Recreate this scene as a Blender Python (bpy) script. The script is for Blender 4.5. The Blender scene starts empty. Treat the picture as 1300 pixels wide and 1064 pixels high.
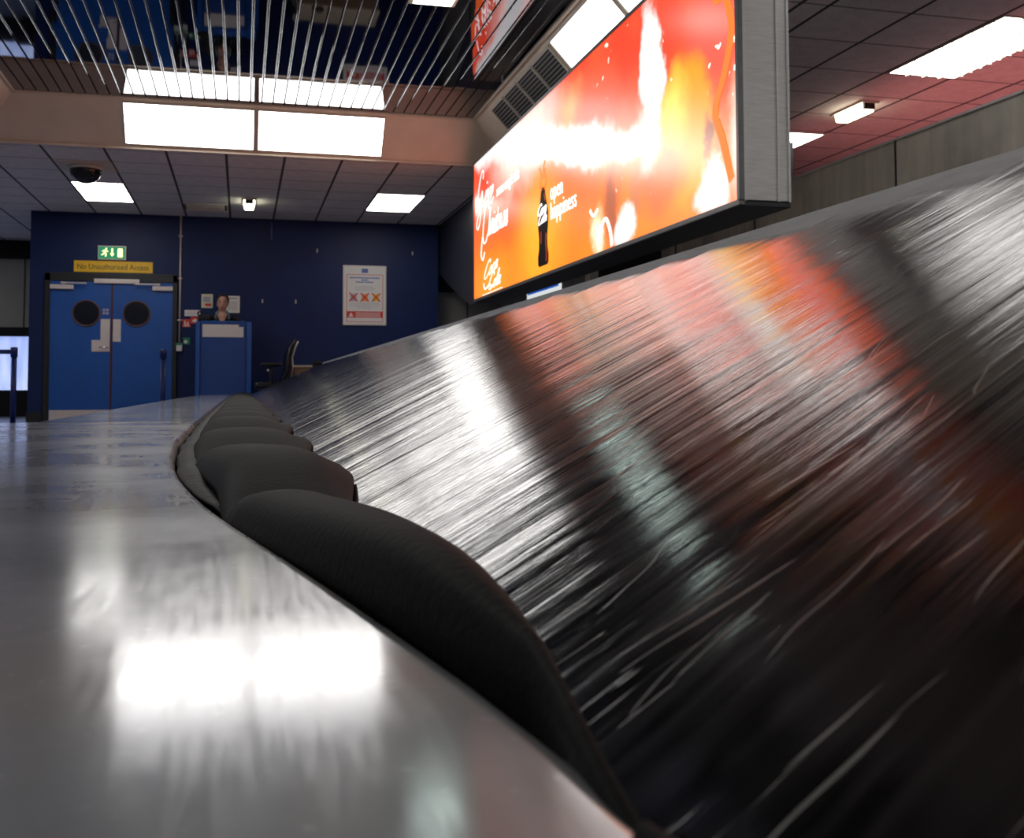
import bpy, bmesh, math, random
from mathutils import Vector, Matrix
random.seed(7)
S = bpy.context.scene
COL = S.collection
PI = math.pi

# ------------------------------------------------------------------ materials
def new_mat(name):
    m = bpy.data.materials.new(name); m.use_nodes = True
    nt = m.node_tree; return m, nt, nt.nodes['Principled BSDF']
def mat(name, col, rough=.5, metal=0., ior=None, noise=0., nscale=20., bump=0., bscale=80., spec=None, stretch=None):
    m, nt, b = new_mat(name); N = nt.nodes; L = nt.links
    b.inputs['Base Color'].default_value = (*col, 1); b.inputs['Roughness'].default_value = rough
    b.inputs['Metallic'].default_value = metal
    if ior: b.inputs['IOR'].default_value = ior
    if spec is not None: b.inputs['Specular IOR Level'].default_value = spec
    tc = N.new('ShaderNodeTexCoord'); mp = N.new('ShaderNodeMapping'); L.new(tc.outputs['Object'], mp.inputs[0])
    if stretch: mp.inputs['Scale'].default_value = stretch
    if noise:
        n = N.new('ShaderNodeTexNoise'); n.inputs['Scale'].default_value = nscale; n.inputs['Detail'].default_value = 5
        L.new(mp.outputs[0], n.inputs['Vector'])
        r = N.new('ShaderNodeMapRange'); r.inputs['From Min'].default_value = .3; r.inputs['From Max'].default_value = .7
        r.inputs['To Min'].default_value = 1-noise; r.inputs['To Max'].default_value = 1+noise
        L.new(n.outputs['Fac'], r.inputs['Value'])
        v = N.new('ShaderNodeVectorMath'); v.operation = 'SCALE'; v.inputs[0].default_value = col
        L.new(r.outputs[0], v.inputs['Scale']); L.new(v.outputs[0], b.inputs['Base Color'])
    if bump:
        n = N.new('ShaderNodeTexNoise'); n.inputs['Scale'].default_value = bscale; n.inputs['Detail'].default_value = 4
        L.new(mp.outputs[0], n.inputs['Vector'])
        bp = N.new('ShaderNodeBump'); bp.inputs['Strength'].default_value = bump; bp.inputs['Distance'].default_value = .002
        L.new(n.outputs['Fac'], bp.inputs['Height']); L.new(bp.outputs[0], b.inputs['Normal'])
    return m
def emit(name, col, s):
    m, nt, b = new_mat(name)
    b.inputs['Base Color'].default_value = (*[c*.5 for c in col], 1)
    b.inputs['Emission Color'].default_value = (*col, 1); b.inputs['Emission Strength'].default_value = s
    return m

class G:
    """tiny node-graph helper"""
    def __init__(s, nt): s.nt = nt
    def val(s, sock, v):
        if isinstance(v, bpy.types.NodeSocket): s.nt.links.new(v, sock)
        else: sock.default_value = v
    def m(s, op, a, b=0., c=0., clamp=False):
        n = s.nt.nodes.new('ShaderNodeMath'); n.operation = op; n.use_clamp = clamp
        s.val(n.inputs[0], a); s.val(n.inputs[1], b); s.val(n.inputs[2], c); return n.outputs[0]
    def mix(s, f, a, b):
        n = s.nt.nodes.new('ShaderNodeMix'); n.data_type = 'RGBA'
        s.val(n.inputs[0], f); s.val(n.inputs[6], a if isinstance(a, bpy.types.NodeSocket) else (*a, 1))
        s.val(n.inputs[7], b if isinstance(b, bpy.types.NodeSocket) else (*b, 1)); return n.outputs[2]
    def smooth(s, v, lo, hi, a=0., b=1.):
        n = s.nt.nodes.new('ShaderNodeMapRange'); n.interpolation_type = 'SMOOTHSTEP'
        s.val(n.inputs[0], v); n.inputs[1].default_value = lo; n.inputs[2].default_value = hi
        n.inputs[3].default_value = a; n.inputs[4].default_value = b; return n.outputs[0]
    def pos(s, kind='Object'):
        if kind == 'World':
            t = s.nt.nodes.new('ShaderNodeNewGeometry').outputs['Position']
        else: t = s.nt.nodes.new('ShaderNodeTexCoord').outputs['Object']
        x = s.nt.nodes.new('ShaderNodeSeparateXYZ'); s.nt.links.new(t, x.inputs[0]); return x.outputs, t
    def noise(s, vec, scale, detail=4, rough=.5):
        n = s.nt.nodes.new('ShaderNodeTexNoise'); s.val(n.inputs['Vector'], vec)
        n.inputs['Scale'].default_value = scale; n.inputs['Detail'].default_value = detail
        n.inputs['Roughness'].default_value = rough; return n.outputs['Fac']
    def comb(s, x, y, z):
        n = s.nt.nodes.new('ShaderNodeCombineXYZ'); s.val(n.inputs[0], x); s.val(n.inputs[1], y); s.val(n.inputs[2], z); return n.outputs[0]
    def bump(s, h, strength, dist):
        n = s.nt.nodes.new('ShaderNodeBump'); n.inputs['Strength'].default_value = strength
        n.inputs['Distance'].default_value = dist; s.val(n.inputs['Height'], h); return n.outputs[0]

def tile_mat(name, pu, pv):
    m, nt, b = new_mat(name); g = G(nt); (x, y, z), P = g.pos('World')
    fx = g.m('ABSOLUTE', g.m('SUBTRACT', g.m('FRACT', g.m('ADD', g.m('DIVIDE', g.m('SUBTRACT', x, pu), .6), .5)), .5))
    fy = g.m('ABSOLUTE', g.m('SUBTRACT', g.m('FRACT', g.m('ADD', g.m('DIVIDE', g.m('SUBTRACT', y, pv), .6), .5)), .5))
    lx = g.smooth(fx, .018, .028, 1, 0); ly = g.smooth(fy, .011, .022, 1, 0)
    n = g.noise(P, 9, 5)
    sp = g.noise(P, 160, 2)
    base = g.mix(g.smooth(n, .35, .65), (.74, .68, .67), (.82, .76, .75))
    base = g.mix(g.smooth(sp, .56, .68, 0, .4), base, (.12, .11, .11))
    c = g.mix(g.m('MULTIPLY', ly, .8), base, (.10, .095, .10)); c = g.mix(lx, c, (.035, .035, .04))
    nt.links.new(c, b.inputs['Base Color']); b.inputs['Roughness'].default_value = .8
    return m

M = {}
M['tile'] = tile_mat('ceiling tile', -2.577, 14.87); M['tile_r'] = tile_mat('ceiling tile right', 4.22, 14.87)
M['cream'] = mat('cream soffit paint', (.68, .57, .46), .45, noise=.06, nscale=4)
M['slat'] = mat('mirror slats', (.20, .21, .245), .03, 1.0, noise=.1, nscale=3)
M['black'] = mat('matt black', (.006, .006, .007), .7, noise=.3)
M['void'] = mat('dark void', (.004, .004, .005), .9, noise=.2)
M['lamp'] = emit('fluorescent diffuser', (1, .98, .94), 7.0)
M['lamp3'] = emit('dimmer fluorescent diffuser', (1, .98, .94), 2.2)
M['lamp2'] = emit('emergency diffuser', (1, 1, .72), 5.0)
M['green_lamp'] = emit('green white diffuser', (.8, 1, .92), 6.0)
M['frame_w'] = mat('lamp frame', (.6, .56, .5), .4, noise=.05)
M['navy'] = mat('navy wall paint', (.0035, .014, .080), .5, spec=.3, noise=.12, nscale=3, bump=.15, bscale=60)
M['darkpanel'] = mat('dark bulkhead', (.012, .013, .022), .4, noise=.2)
M['grey'] = mat('grey wall', (.27, .26, .25), .5, noise=.08, nscale=2)
M['floor'] = None
M['door'] = mat('blue door laminate', (.004, .075, .33), .38, noise=.08, nscale=6)
M['frame_b'] = mat('black door frame', (.008, .008, .010), .4, noise=.2)
M['alu'] = mat('brushed aluminium', (.55, .54, .53), .4, .2, noise=.1, nscale=10, stretch=(1, 1, 12))
M['plate'] = mat('satin plate', (.62, .55, .52), .4, .2, noise=.05)
M['glass'] = None
M['white'] = mat('white paper', (.72, .68, .66), .6, noise=.03)
M['cream_paper'] = mat('cream paper', (.6, .56, .42), .6, noise=.05)
M['red'] = mat('red print', (.62, .04, .03), .5, noise=.05)
M['blue_print'] = mat('blue print', (.05, .11, .42), .5, noise=.05)
M['grey_print'] = mat('grey print', (.34, .33, .40), .6, noise=.05)
M['orange_print'] = mat('orange print', (.85, .28, .05), .6, noise=.05)
M['yellow'] = mat('yellow sign', (.85, .50, .01), .45, noise=.04)
M['ink'] = mat('black ink', (.012, .012, .012), .5, noise=.1)
M['green'] = mat('green sign', (.0, .22, .09), .4, noise=.05)
M['rubber'] = mat('black rubber', (.006, .0055, .0055), .6, spec=.06, noise=.25, nscale=25, bump=.25, bscale=220)
M['strip'] = mat('worn rubber strip', (.012, .010, .009), .55, spec=.12, noise=.5, nscale=40, bump=.5, bscale=60)
M['desk'] = mat('blue desk laminate', (.004, .055, .27), .4, noise=.08, nscale=5)
M['desk2'] = mat('blue desk edging', (.006, .085, .36), .35, noise=.08, nscale=5)
M['barrier'] = mat('blue barrier', (.005, .022, .16), .35, noise=.1)
M['skin'] = mat('skin', (.50, .27, .20), .5, noise=.08, nscale=30)
M['hair'] = mat('dark brown hair', (.022, .012, .009), .5, noise=.3, nscale=60, stretch=(1, 1, .2))
M['blazer'] = mat('black blazer', (.006, .006, .008), .8, noise=.2)
M['shirt'] = mat('grey blouse', (.10, .13, .14), .7, noise=.15, nscale=60)
M['lips'] = mat('lips', (.32, .09, .08), .5, noise=.05)
M['chairblack'] = mat('black leatherette', (.008, .008, .009), .33, noise=.2)
M['chrome'] = mat('chrome', (.7, .7, .72), .15, 1.0, noise=.05)
M['wood'] = mat('brown wood', (.20, .115, .065), .5, noise=.25, nscale=6, stretch=(1, 1, 8))
M['beige'] = mat('beige edge', (.5, .40, .30), .5, noise=.05)
M['maroon'] = mat('maroon door seal', (.07, .012, .012), .5, noise=.1)

m, nt, b = new_mat('blue vinyl floor'); g = G(nt); (x, y, z), P = g.pos('World')
n1 = g.noise(P, 300, 2); n2 = g.noise(P, 3, 4)
c = g.mix(g.smooth(n1, .45, .6), (.13, .16, .25), (.20, .235, .33)); c = g.mix(g.smooth(n2, .4, .7, 0, .4), c, (.09, .10, .13))
nt.links.new(c, b.inputs['Base Color']); b.inputs['Roughness'].default_value = .3; M['floor'] = m
m, nt, b = new_mat('dark porthole glass'); b.inputs['Base Color'].default_value = (.02, .022, .03, 1)
b.inputs['Roughness'].default_value = .05; b.inputs['Transmission Weight'].default_value = .85; M['glass'] = m

# partition panels: brushed steel, greenish grey
m, nt, b = new_mat('brushed steel partition'); g = G(nt); (x, y, z), P = g.pos('World')
n1 = g.noise(g.comb(x, y, g.m('MULTIPLY', z, .12)), 14, 5); n2 = g.noise(P, 2.2, 4)
c = g.mix(g.smooth(n1, .3, .7), (.44, .41, .35), (.56, .52, .45)); c = g.mix(g.smooth(n2, .4, .7, 0, .5), c, (.18, .17, .15))
nt.links.new(c, b.inputs['Base Color']); b.inputs['Metallic'].default_value = .15
nt.links.new(g.smooth(n2, .3, .7, .32, .5), b.inputs['Roughness']); M['partition'] = m

# rim steel: finely brushed and worn stainless
def rim_mat(name, tint, r0, r1, metal, haze=.5):
    m, nt, b = new_mat(name); g = G(nt); (x, y, z), P = g.pos('World')
    fine = g.noise(g.comb(g.m('MULTIPLY', x, 1.), g.m('MULTIPLY', y, .08), z), 420, 3)
    blot = g.noise(P, 5, 6, .6); speck = g.noise(P, 160, 2)
    c = g.mix(g.smooth(blot, .35, .65), tuple(.88*t for t in tint), tint)
    c = g.mix(g.smooth(speck, .66, .74, 0, .35), c, (.8, .8, .82))
    nt.links.new(c, b.inputs['Base Color']); b.inputs['Metallic'].default_value = metal
    r = g.m('ADD', g.smooth(blot, .3, .7, r0, r1), g.smooth(fine, .3, .7, -.02, .03))
    nt.links.new(r, b.inputs['Roughness'])
    bmp = g.bump(g.m('ADD', fine, g.m('MULTIPLY', speck, .4)), .02, .0003); nt.links.new(bmp, b.inputs['Normal'])
    b2 = nt.nodes.new('ShaderNodeBsdfPrincipled'); b2.inputs['Metallic'].default_value = 1.; b2.inputs['Roughness'].default_value = .33
    b2.inputs['Base Color'].default_value = (*[min(1, t*1.25) for t in tint], 1); nt.links.new(bmp, b2.inputs['Normal'])
    ms = nt.nodes.new('ShaderNodeMixShader'); nt.links.new(g.smooth(blot, .3, .7, haze-.06, haze+.06), ms.inputs[0])
    nt.links.new(b.outputs[0], ms.inputs[1]); nt.links.new(b2.outputs[0], ms.inputs[2])
    nt.links.new(ms.outputs[0], [n for n in nt.nodes if n.type == 'OUTPUT_MATERIAL'][0].inputs[0])
    return m
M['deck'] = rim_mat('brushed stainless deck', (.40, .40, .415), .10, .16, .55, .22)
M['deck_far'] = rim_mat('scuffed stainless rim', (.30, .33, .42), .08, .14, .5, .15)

# slope plates: black, polished by bags, streaked along the plate and scratched
m, nt, b = new_mat('black polished slope plate'); g = G(nt); (x, y, z), P = g.pos('Object')
oi = nt.nodes.new('ShaderNodeObjectInfo'); rnd = oi.outputs['Random']
a = g.m('ADD', g.m('SUBTRACT', y, g.m('MULTIPLY', x, .36)), g.m('MULTIPLY', rnd, 37.))   # across the streaks
e = g.m('ADD', x, g.m('MULTIPLY', rnd, 11.))
broad = g.noise(g.comb(g.m('MULTIPLY', e, 1.0), g.m('MULTIPLY', a, 9.), 0.), 1.6, 3)
streak = g.noise(g.comb(g.m('MULTIPLY', e, 1.2), g.m('MULTIPLY', a, 30.), 0.), 3., 5, .65)
fine = g.noise(g.comb(g.m('MULTIPLY', e, 3.), g.m('MULTIPLY', a, 130.), 3.), 3., 4, .6)
w = g.m('ADD', a, g.m('MULTIPLY', g.noise(P, 4., 3), .08))
scr = g.noise(g.comb(g.m('MULTIPLY', e, 2.2), g.m('MULTIPLY', w, 70.), 9.), 4., 2)
scr2 = g.noise(g.comb(g.m('ADD', g.m('MULTIPLY', e, 5.), g.m('MULTIPLY', a, 3.)), g.m('SUBTRACT', g.m('MULTIPLY', w, 210.), g.m('MULTIPLY', e, 75.)), 5.), 1.6, 1)
s1 = g.smooth(scr, .665, .70, 0, 1); s2 = g.smooth(scr2, .70, .73, 0, 1)
sc = g.m('MAXIMUM', g.m('MULTIPLY', s1, .8), g.m('MULTIPLY', s2, .6))
c = g.mix(g.smooth(streak, .35, .7), (.004, .004, .0045), (.014, .013, .013)); c = g.mix(sc, c, (.22, .21, .20))
nt.links.new(c, b.inputs['Base Color']); b.inputs['IOR'].default_value = 1.6
r = g.m('ADD', g.smooth(streak, .3, .7, .07, .17), g.m('MULTIPLY', sc, .12)); nt.links.new(r, b.inputs['Roughness'])
h = g.m('ADD', g.m('ADD', g.m('MULTIPLY', broad, 3.0), g.m('MULTIPLY', streak, .42)), g.m('MULTIPLY', fine, .03))
h = g.m('SUBTRACT', h, g.m('MULTIPLY', sc, .05))
nt.links.new(g.bump(h, 1., .001), b.inputs['Normal']); M['belt'] = m

# ------------------------------------------------------------------ mesh helpers
def B(): return bmesh.new()
def box(bm, x0, x1, y0, y1, z0, z1, bev=0.):
    x0, x1 = min(x0, x1), max(x0, x1); y0, y1 = min(y0, y1), max(y0, y1); z0, z1 = min(z0, z1), max(z0, z1)
    vs = [bm.verts.new(p) for p in ((x0,y0,z0),(x1,y0,z0),(x1,y1,z0),(x0,y1,z0),(x0,y0,z1),(x1,y0,z1),(x1,y1,z1),(x0,y1,z1))]
    fs = [bm.faces.new([vs[i] for i in f]) for f in ((3,2,1,0),(4,5,6,7),(0,1,5,4),(1,2,6,5),(2,3,7,6),(3,0,4,7))]
    if bev:
        es = list({e for f in fs for e in f.edges})
        bmesh.ops.bevel(bm, geom=es, offset=bev, segments=2, affect='EDGES', profile=.6)
    return bm
def tube(bm, pts, rad, n=12, cap=True):
    pts = [Vector(p) for p in pts]; rings = []
    if not isinstance(rad, (list, tuple)): rad = [rad]*len(pts)
    t0 = (pts[1]-pts[0]).normalized(); ref = Vector((0,0,1)) if abs(t0.z) < .9 else Vector((1,0,0))
    for i, p in enumerate(pts):
        t = (pts[min(i+1, len(pts)-1)]-pts[max(i-1, 0)]).normalized()
        a = t.cross(ref).normalized(); c = a.cross(t).normalized()
        rr = rad[i] if not isinstance(rad[i], tuple) else rad[i]
        ra, rc = rr if isinstance(rr, tuple) else (rr, rr)
        rings.append([bm.verts.new(p+a*ra*math.cos(2*PI*k/n)+c*rc*math.sin(2*PI*k/n)) for k in range(n)])
    for r0, r1 in zip(rings, rings[1:]):
        for k in range(n): bm.faces.new((r0[k], r0[(k+1)%n], r1[(k+1)%n], r1[k]))
    if cap: bm.faces.new(rings[0][::-1]); bm.faces.new(rings[-1])
    return bm
def ell(bm, c, r, u=20, v=14, rot=None):
    mt = Matrix.Translation(c) @ (rot or Matrix.Identity(4)) @ Matrix.Diagonal((*r, 1))
    bmesh.ops.create_uvsphere(bm, u_segments=u, v_segments=v, radius=1, matrix=mt); return bm
def disc(bm, c, r, axis='Y', th=.01, n=32, ri=0.):
    """flat disc or ring with thickness"""
    def P(a, q, h):
        x, y = q*math.cos(a), q*math.sin(a)
        o = {'Y': (x, h, y), 'Z': (x, y, h), 'X': (h, x, y)}[axis]
        return Vector(c)+Vector(o)
    if ri == 0:
        a = [bm.verts.new(P(2*PI*k/n, r, -th/2)) for k in range(n)]; b_ = [bm.verts.new(P(2*PI*k/n, r, th/2)) for k in range(n)]
        bm.faces.new(a); bm.faces.new(b_[::-1])
        for k in range(n): bm.faces.new((a[k], b_[k], b_[(k+1)%n], a[(k+1)%n]))
    else:
        R = [[bm.verts.new(P(2*PI*k/n, q, h)) for k in range(n)] for q, h in ((r,-th/2),(r,th/2),(ri,th/2),(ri,-th/2))]
        for i in range(4):
            for k in range(n): bm.faces.new((R[i][k], R[(i+1)%4][k], R[(i+1)%4][(k+1)%n], R[i][(k+1)%n]))
    return bm
def prism(bm, poly, depth, fn):
    """poly of (a,b); fn(a,b,h)->point"""
    lo = [bm.verts.new(fn(a, b_, 0)) for a, b_ in poly]; hi = [bm.verts.new(fn(a, b_, depth)) for a, b_ in poly]
    bm.faces.new(lo); bm.faces.new(hi[::-1]); n = len(poly)
    for k in range(n): bm.faces.new((lo[k], hi[k], hi[(k+1)%n], lo[(k+1)%n]))
    return bm
def link(name, bm, m, parent=None, smooth=False, loc=None):
    bmesh.ops.recalc_face_normals(bm, faces=bm.faces)
    me = bpy.data.meshes.new(name); bm.to_mesh(me); bm.free()
    if m: me.materials.append(m)
    if smooth is True:
        for p in me.polygons: p.use_smooth = True
    o = bpy.data.objects.new(name, me); COL.objects.link(o)
    if parent: o.parent = parent
    if loc: o.location = loc
    return o
def wn(o):
    md = o.modifiers.new('n', 'WEIGHTED_NORMAL'); return o
def tag(o, label, cat, group=None, kind=None):
    o['label'] = label; o['category'] = cat
    if group: o['group'] = group
    if kind: o['kind'] = kind
    return o
def thing(name, loc, label, cat, group=None):
    o = bpy.data.objects.new(name, None); COL.objects.link(o); o.location = loc; o.empty_display_size = .1
    return tag(o, label, cat, group)
def struct(name, bm, m, parent=None, smooth=False):
    o = link(name, bm, m, parent, smooth); o['kind'] = 'structure'; return o
def text_bm(body, size, fn, th=.002, shear=0., sx=1.):
    cu = bpy.data.curves.new('t', 'FONT'); cu.body = body; cu.size = size; cu.shear = shear; cu.resolution_u = 4
    cu.extrude = th/2
    o = bpy.data.objects.new('t', cu); COL.objects.link(o)
    bpy.context.view_layer.update()
    me = bpy.data.meshes.new_from_object(o.evaluated_get(bpy.context.evaluated_depsgraph_get()))
    bm = B(); bm.from_mesh(me)
    for v in bm.verts: v.co = fn(v.co.x*sx, v.co.y, v.co.z+th/2)
    bpy.data.objects.remove(o); bpy.data.curves.remove(cu); bpy.data.meshes.remove(me)
    return bm
def catmull(pts, n=6):
    P = [pts[0]]+list(pts)+[pts[-1]]; out = []
    for i in range(1, len(P)-2):
        for k in range(n):
            t = k/n; r = []
            for j in range(len(pts[0])):
                a, b_, c, d = P[i-1][j], P[i][j], P[i+1][j], P[i+2][j]
                r.append(.5*((2*b_)+(c-a)*t+(2*a-5*b_+4*c-d)*t*t+(3*b_-a-3*c+d)*t**3))
            out.append(tuple(r))
    out.append(tuple(pts[-1])); return out
def stroke(bm, pts, w0, w1, fn, th=.003, n=6):
    """flat pen stroke; thick on the down strokes"""
    P = catmull(pts, n); Lh = []; 
    for i, p in enumerate(P):
        q = P[min(i+1, len(P)-1)]; o = P[max(i-1, 0)]
        d = Vector((q[0]-o[0], q[1]-o[1])); d = d.normalized() if d.length > 1e-9 else Vector((1, 0))
        w = (w0+(w1-w0)*abs(d.y))/2; nn = Vector((-d.y, d.x))
        Lh.append([bm.verts.new(fn(p[0]+nn.x*w*s, p[1]+nn.y*w*s, h)) for s, h in ((1,0),(-1,0),(-1,th),(1,th))])
    for a, b_ in zip(Lh, Lh[1:]):
        for k in range(4): bm.faces.new((a[k], a[(k+1)%4], b_[(k+1)%4], b_[k]))
    bm.faces.new(Lh[0]); bm.faces.new(Lh[-1][::-1])
def copy_tree(o, parent=None):
    c = o.copy(); COL.objects.link(c); c.parent = parent
    for ch in list(o.children): copy_tree(ch, c)
    return c
def wall(a, b_, h=0.):      # point on the blue wall's front face, facing the camera
    return Vector((a, 15.42-h, b_))

# ------------------------------------------------------------------ the room
struct('floor', box(B(), -9, 10, -6, 20, -.1, 0), M['floor'])
ZC = 2.89; ZM = 3.3
LU0, LU1, LV0, LV1 = -2.52, 2.75, -1.6, 11.12         # lip of the coffer
MU0, MU1, MV0, MV1 = -2.14, 2.37, -1.22, 10.74        # mirror field
bm = B()
box(bm, -9, LU0, -6, 20, ZC, ZC+.04); box(bm, LU0, LU1, LV1, 20, ZC, ZC+.04); box(bm, LU0, LU1, -6, LV0, ZC, ZC+.04)
box(bm, LU1, 3.5, -6, 20, ZC, ZC+.04)
struct('ceiling', bm, M['tile'])
struct('ceiling', box(B(), 3.5, 10, -6, 20, ZC, ZC+.04), M['tile_r'])
# coffer slopes
def slope(name, p):
    bm = B(); n = (Vector(p[1])-Vector(p[0])).cross(Vector(p[3])-Vector(p[0])).normalized()*.03
    if n.z < 0: n = -n
    a = [bm.verts.new(q) for q in p]; c = [bm.verts.new(Vector(q)+n) for q in p]
    bm.faces.new(a); bm.faces.new(c[::-1])
    for k in range(4): bm.faces.new((a[k], c[k], c[(k+1)%4], a[(k+1)%4]))
    return struct(name, bm, M['cream'])
slope('trim_1', [(LU0,LV1,ZC),(LU1,LV1,ZC),(MU1,MV1,ZM),(MU0,MV1,ZM)])
slope('trim_2', [(LU1,LV0,ZC),(LU1,LV1,ZC),(MU1,MV1,ZM),(MU1,MV0,ZM)])
slope('trim_3', [(LU0,LV0,ZC),(LU0,LV1,ZC),(MU0,MV1,ZM),(MU0,MV0,ZM)])
slope('trim_4', [(LU0,LV0,ZC),(LU1,LV0,ZC),(MU1,MV0,ZM),(MU0,MV0,ZM)])
bm = B()   # lip beads around the coffer, top and bottom
for (u0,u1,v0,v1,z) in ((MU0,MU1,MV0,MV1,ZM),(LU0,LU1,LV0,LV1,ZC)):
    d = .02 if z == ZM else -.025
    box(bm, u0, u1, v1-abs(d), v1, z-.018, z); box(bm, u0, u1, v0, v0+abs(d), z-.018, z)
    box(bm, u0, u0+abs(d), v0, v1, z-.018, z); box(bm, u1-abs(d), u1, v0, v1, z-.018, z)
struct('trim_5', bm, M['cream'])
# mirror slats: one ceiling surface
bm = B(); NS = 41; pitch = (MU1-MU0)/NS
for i in range(NS):
    u0 = MU0+i*pitch+.006; u1 = MU0+(i+1)*pitch-.006
    prof = [(u0, ZM+.03), (u0, ZM+.003), (u0+.001, ZM+.0008), (u0+.003, ZM), (u1-.003, ZM), (u1-.001, ZM+.0008), (u1, ZM+.003), (u1, ZM+.03)]
    t = random.uniform(-.0012, .0012); ya = [MV0, 2., 4., 6., 8., 9.5, MV1]
    rings = [[bm.verts.new((a, y, z+(random.uniform(-.0006,.0006) if 0 < j < 6 else 0)+t*((a-u0)/(u1-u0)))) for a, z in prof] for j, y in enumerate(ya)]
    for r0, r1 in zip(rings, rings[1:]):
        for k in range(7):
            f = bm.faces.new((r0[k], r0[k+1], r1[k+1], r1[k])); f.smooth = k != 3
o = struct('ceiling', bm, M['slat'])
struct('ceiling', box(B(), MU0-.05, MU1+.05, MV0-.05, MV1+.05, ZM+.035, ZM+.06), M['void'])

# walls
struct('wall_back', box(B(), -2.81, 2.84, 15.42, 15.6, 0, ZC), M['navy'])
struct('wall_recess', box(B(), 2.84, 9, 16.0, 16.1, 0, ZC), M['grey'])
struct('wall_far', box(B(), -9, -2.6, 18.75, 18.85, 0, ZC), M['grey'])
struct('wall_corridor', box(B(), -2.81, -2.7, 15.6, 18.75, 0, ZC), M['navy'])
struct('wall_left', box(B(), -8, -7.9, -5, 18.8, 0, ZC), M['grey'])
struct('wall_front', box(B(), -8, 9, -5.1, -5, 0, ZC), M['grey'])
struct('wall_right', box(B(), 9, 9.1, -5, 16.1, 0, ZC), M['grey'])
bm = B(); box(bm, -2.82, -2.62, 15.395, 15.42, 0, .13); box(bm, -.86, 2.84, 15.395, 15.42, 0, .13)
struct('baseboard_back', bm, M['frame_b'])
# far end of the side passage: dark header, grey panel, dark rail, pale glowing window
bm = B(); box(bm, -8, -3.33, 18.6, 18.75, 2.60, ZC); box(bm, -8, -3.33, 18.62, 18.75, 1.31, 1.46); box(bm, -8, -3.33, 18.62, 18.75, 0, .43)
struct('trim_6', bm, M['void'])
bm = B(); box(bm, -3.50, -3.485, 18.735, 18.75, 1.46, 2.6); struct('trim_7', bm, M['ink'])
m, nt, b = new_mat('frosted daylight window'); g = G(nt); (x, y, z), P = g.pos('World')
n1 = g.noise(g.comb(g.m('MULTIPLY', x, 1.), y, g.m('MULTIPLY', z, .25)), 5, 4)
c = g.mix(g.smooth(n1, .35, .65), (.30, .42, .88), (.55, .66, 1.0)); nt.links.new(c, b.inputs['Emission Color']); b.inputs['Emission Strength'].default_value = .8
w = struct('window_1', box(B(), -8, -3.38, 18.70, 18.74, .43, 1.31), m)
struct('window_frame', box(B(), -3.40, -3.36, 18.66, 18.75, .43, 1.31), M['frame_b'], w)
# dark bulkhead on the right of the blue wall
bm = B(); prism(bm, [(15.6,ZC),(9.4,ZC),(9.4,1.50),(13.25,1.52),(14.55,1.87),(15.42,2.15),(15.6,2.15)], .10, lambda a, b_, h: Vector((2.86+h, a, b_)))
struct('wall_bulkhead', bm, M['darkpanel'])
struct('trim_8', box(B(), 2.85, 3.9, 15.8, 15.99, 1.93, ZC), M['void'])
bm = B(); box(bm, 3.40, 3.415, 15.985, 15.999, 0, 1.93); struct('trim_9', bm, M['ink'])
# steel partition at u = 3.9
pt = struct('wall_partition', box(B(), 3.9, 4.0, -4.9, 9.35, 0, 1.975), M['partition'])
bm = B()
for v in (1.9, 3.75, 5.61, 7.45, 9.0): box(bm, 3.893, 3.9, v-.006, v+.006, 0, 1.975)
struct('partition_joint', bm, M['ink'], pt)
struct('partition_cap', box(B(), 3.89, 4.01, -4.9, 9.35, 1.972, 1.985), M['alu'], pt)
struct('trim_10', box(B(), 3.9, 4.0, 9.35, 9.85, 0, ZC), M['darkpanel'])
struct('wall_side', box(B(), 3.9, 4.0, 11.48, 16.0, 0, ZC), M['grey'])
struct('trim_11', box(B(), 3.84, 3.9, 11.48, 12.4, 0, ZC), M['partition'])
bm = B(); box(bm, 5.2, 5.3, 9.3, 12, 0, ZC); box(bm, 4.0, 5.2, 9.3, 9.36, 0, ZC); box(bm, 4.0, 5.2, 11.9, 12, 0, ZC); box(bm, 3.9, 4.0, 9.85, 11.48, 2.3, ZC)
struct('wall_lobby', bm, M['void'])

# ------------------------------------------------------------------ lamps
def slope_lamp(side, a0, a1, label, q0=.10, q1=.90, m='lamp', cat='light panel'):
    """panel on a coffer slope; a0..a1 along the slope, q from top (0) to bottom (1)"""
    def F(a, q, h):
        dn = .0255+h; z = ZM+(ZC-ZM)*q; k = .707
        if side == 'far': return Vector((a, MV1+(LV1-MV1)*q-dn*k+.018, z-dn*k+.018))
        if side == 'near': return Vector((a, MV0+(LV0-MV0)*q+dn*k-.018, z-dn*k+.018))
        if side == 'right': return Vector((MU1+(LU1-MU1)*q-dn*k+.018, a, z-dn*k+.018))
        return Vector((MU0+(LU0-MU0)*q+dn*k-.018, a, z-dn*k+.018))
    c = F((a0+a1)/2, .5, 0); t = thing('light_panel', c, label, cat, 'lit panels on the coffer slopes')
    def L(a, q, h): return F(a, q, h)-c
    bm = B(); f = .018; fq = .035
    for (x0,x1,y0,y1) in ((a0-f,a1+f,q0-fq,q0),(a0-f,a1+f,q1,q1+fq),(a0-f,a0,q0,q1),(a1,a1+f,q0,q1)):
        prism(bm, [(x0,y0),(x1,y0),(x1,y1),(x0,y1)], .014, L)
    link('frame', bm, M['frame_w'], t)
    bm = B(); prism(bm, [(a0,q0),(a1,q0),(a1,q1),(a0,q1)], .006, L); link('diffuser', bm, M[m], t)
    return t
slope_lamp('far', -1.146, .093, 'wide glowing white panel on the cream slope above the door, left one of the pair')
slope_lamp('far', .147, 1.415, 'wide glowing white panel on the cream slope, right one of the pair nearer the billboard')
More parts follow.
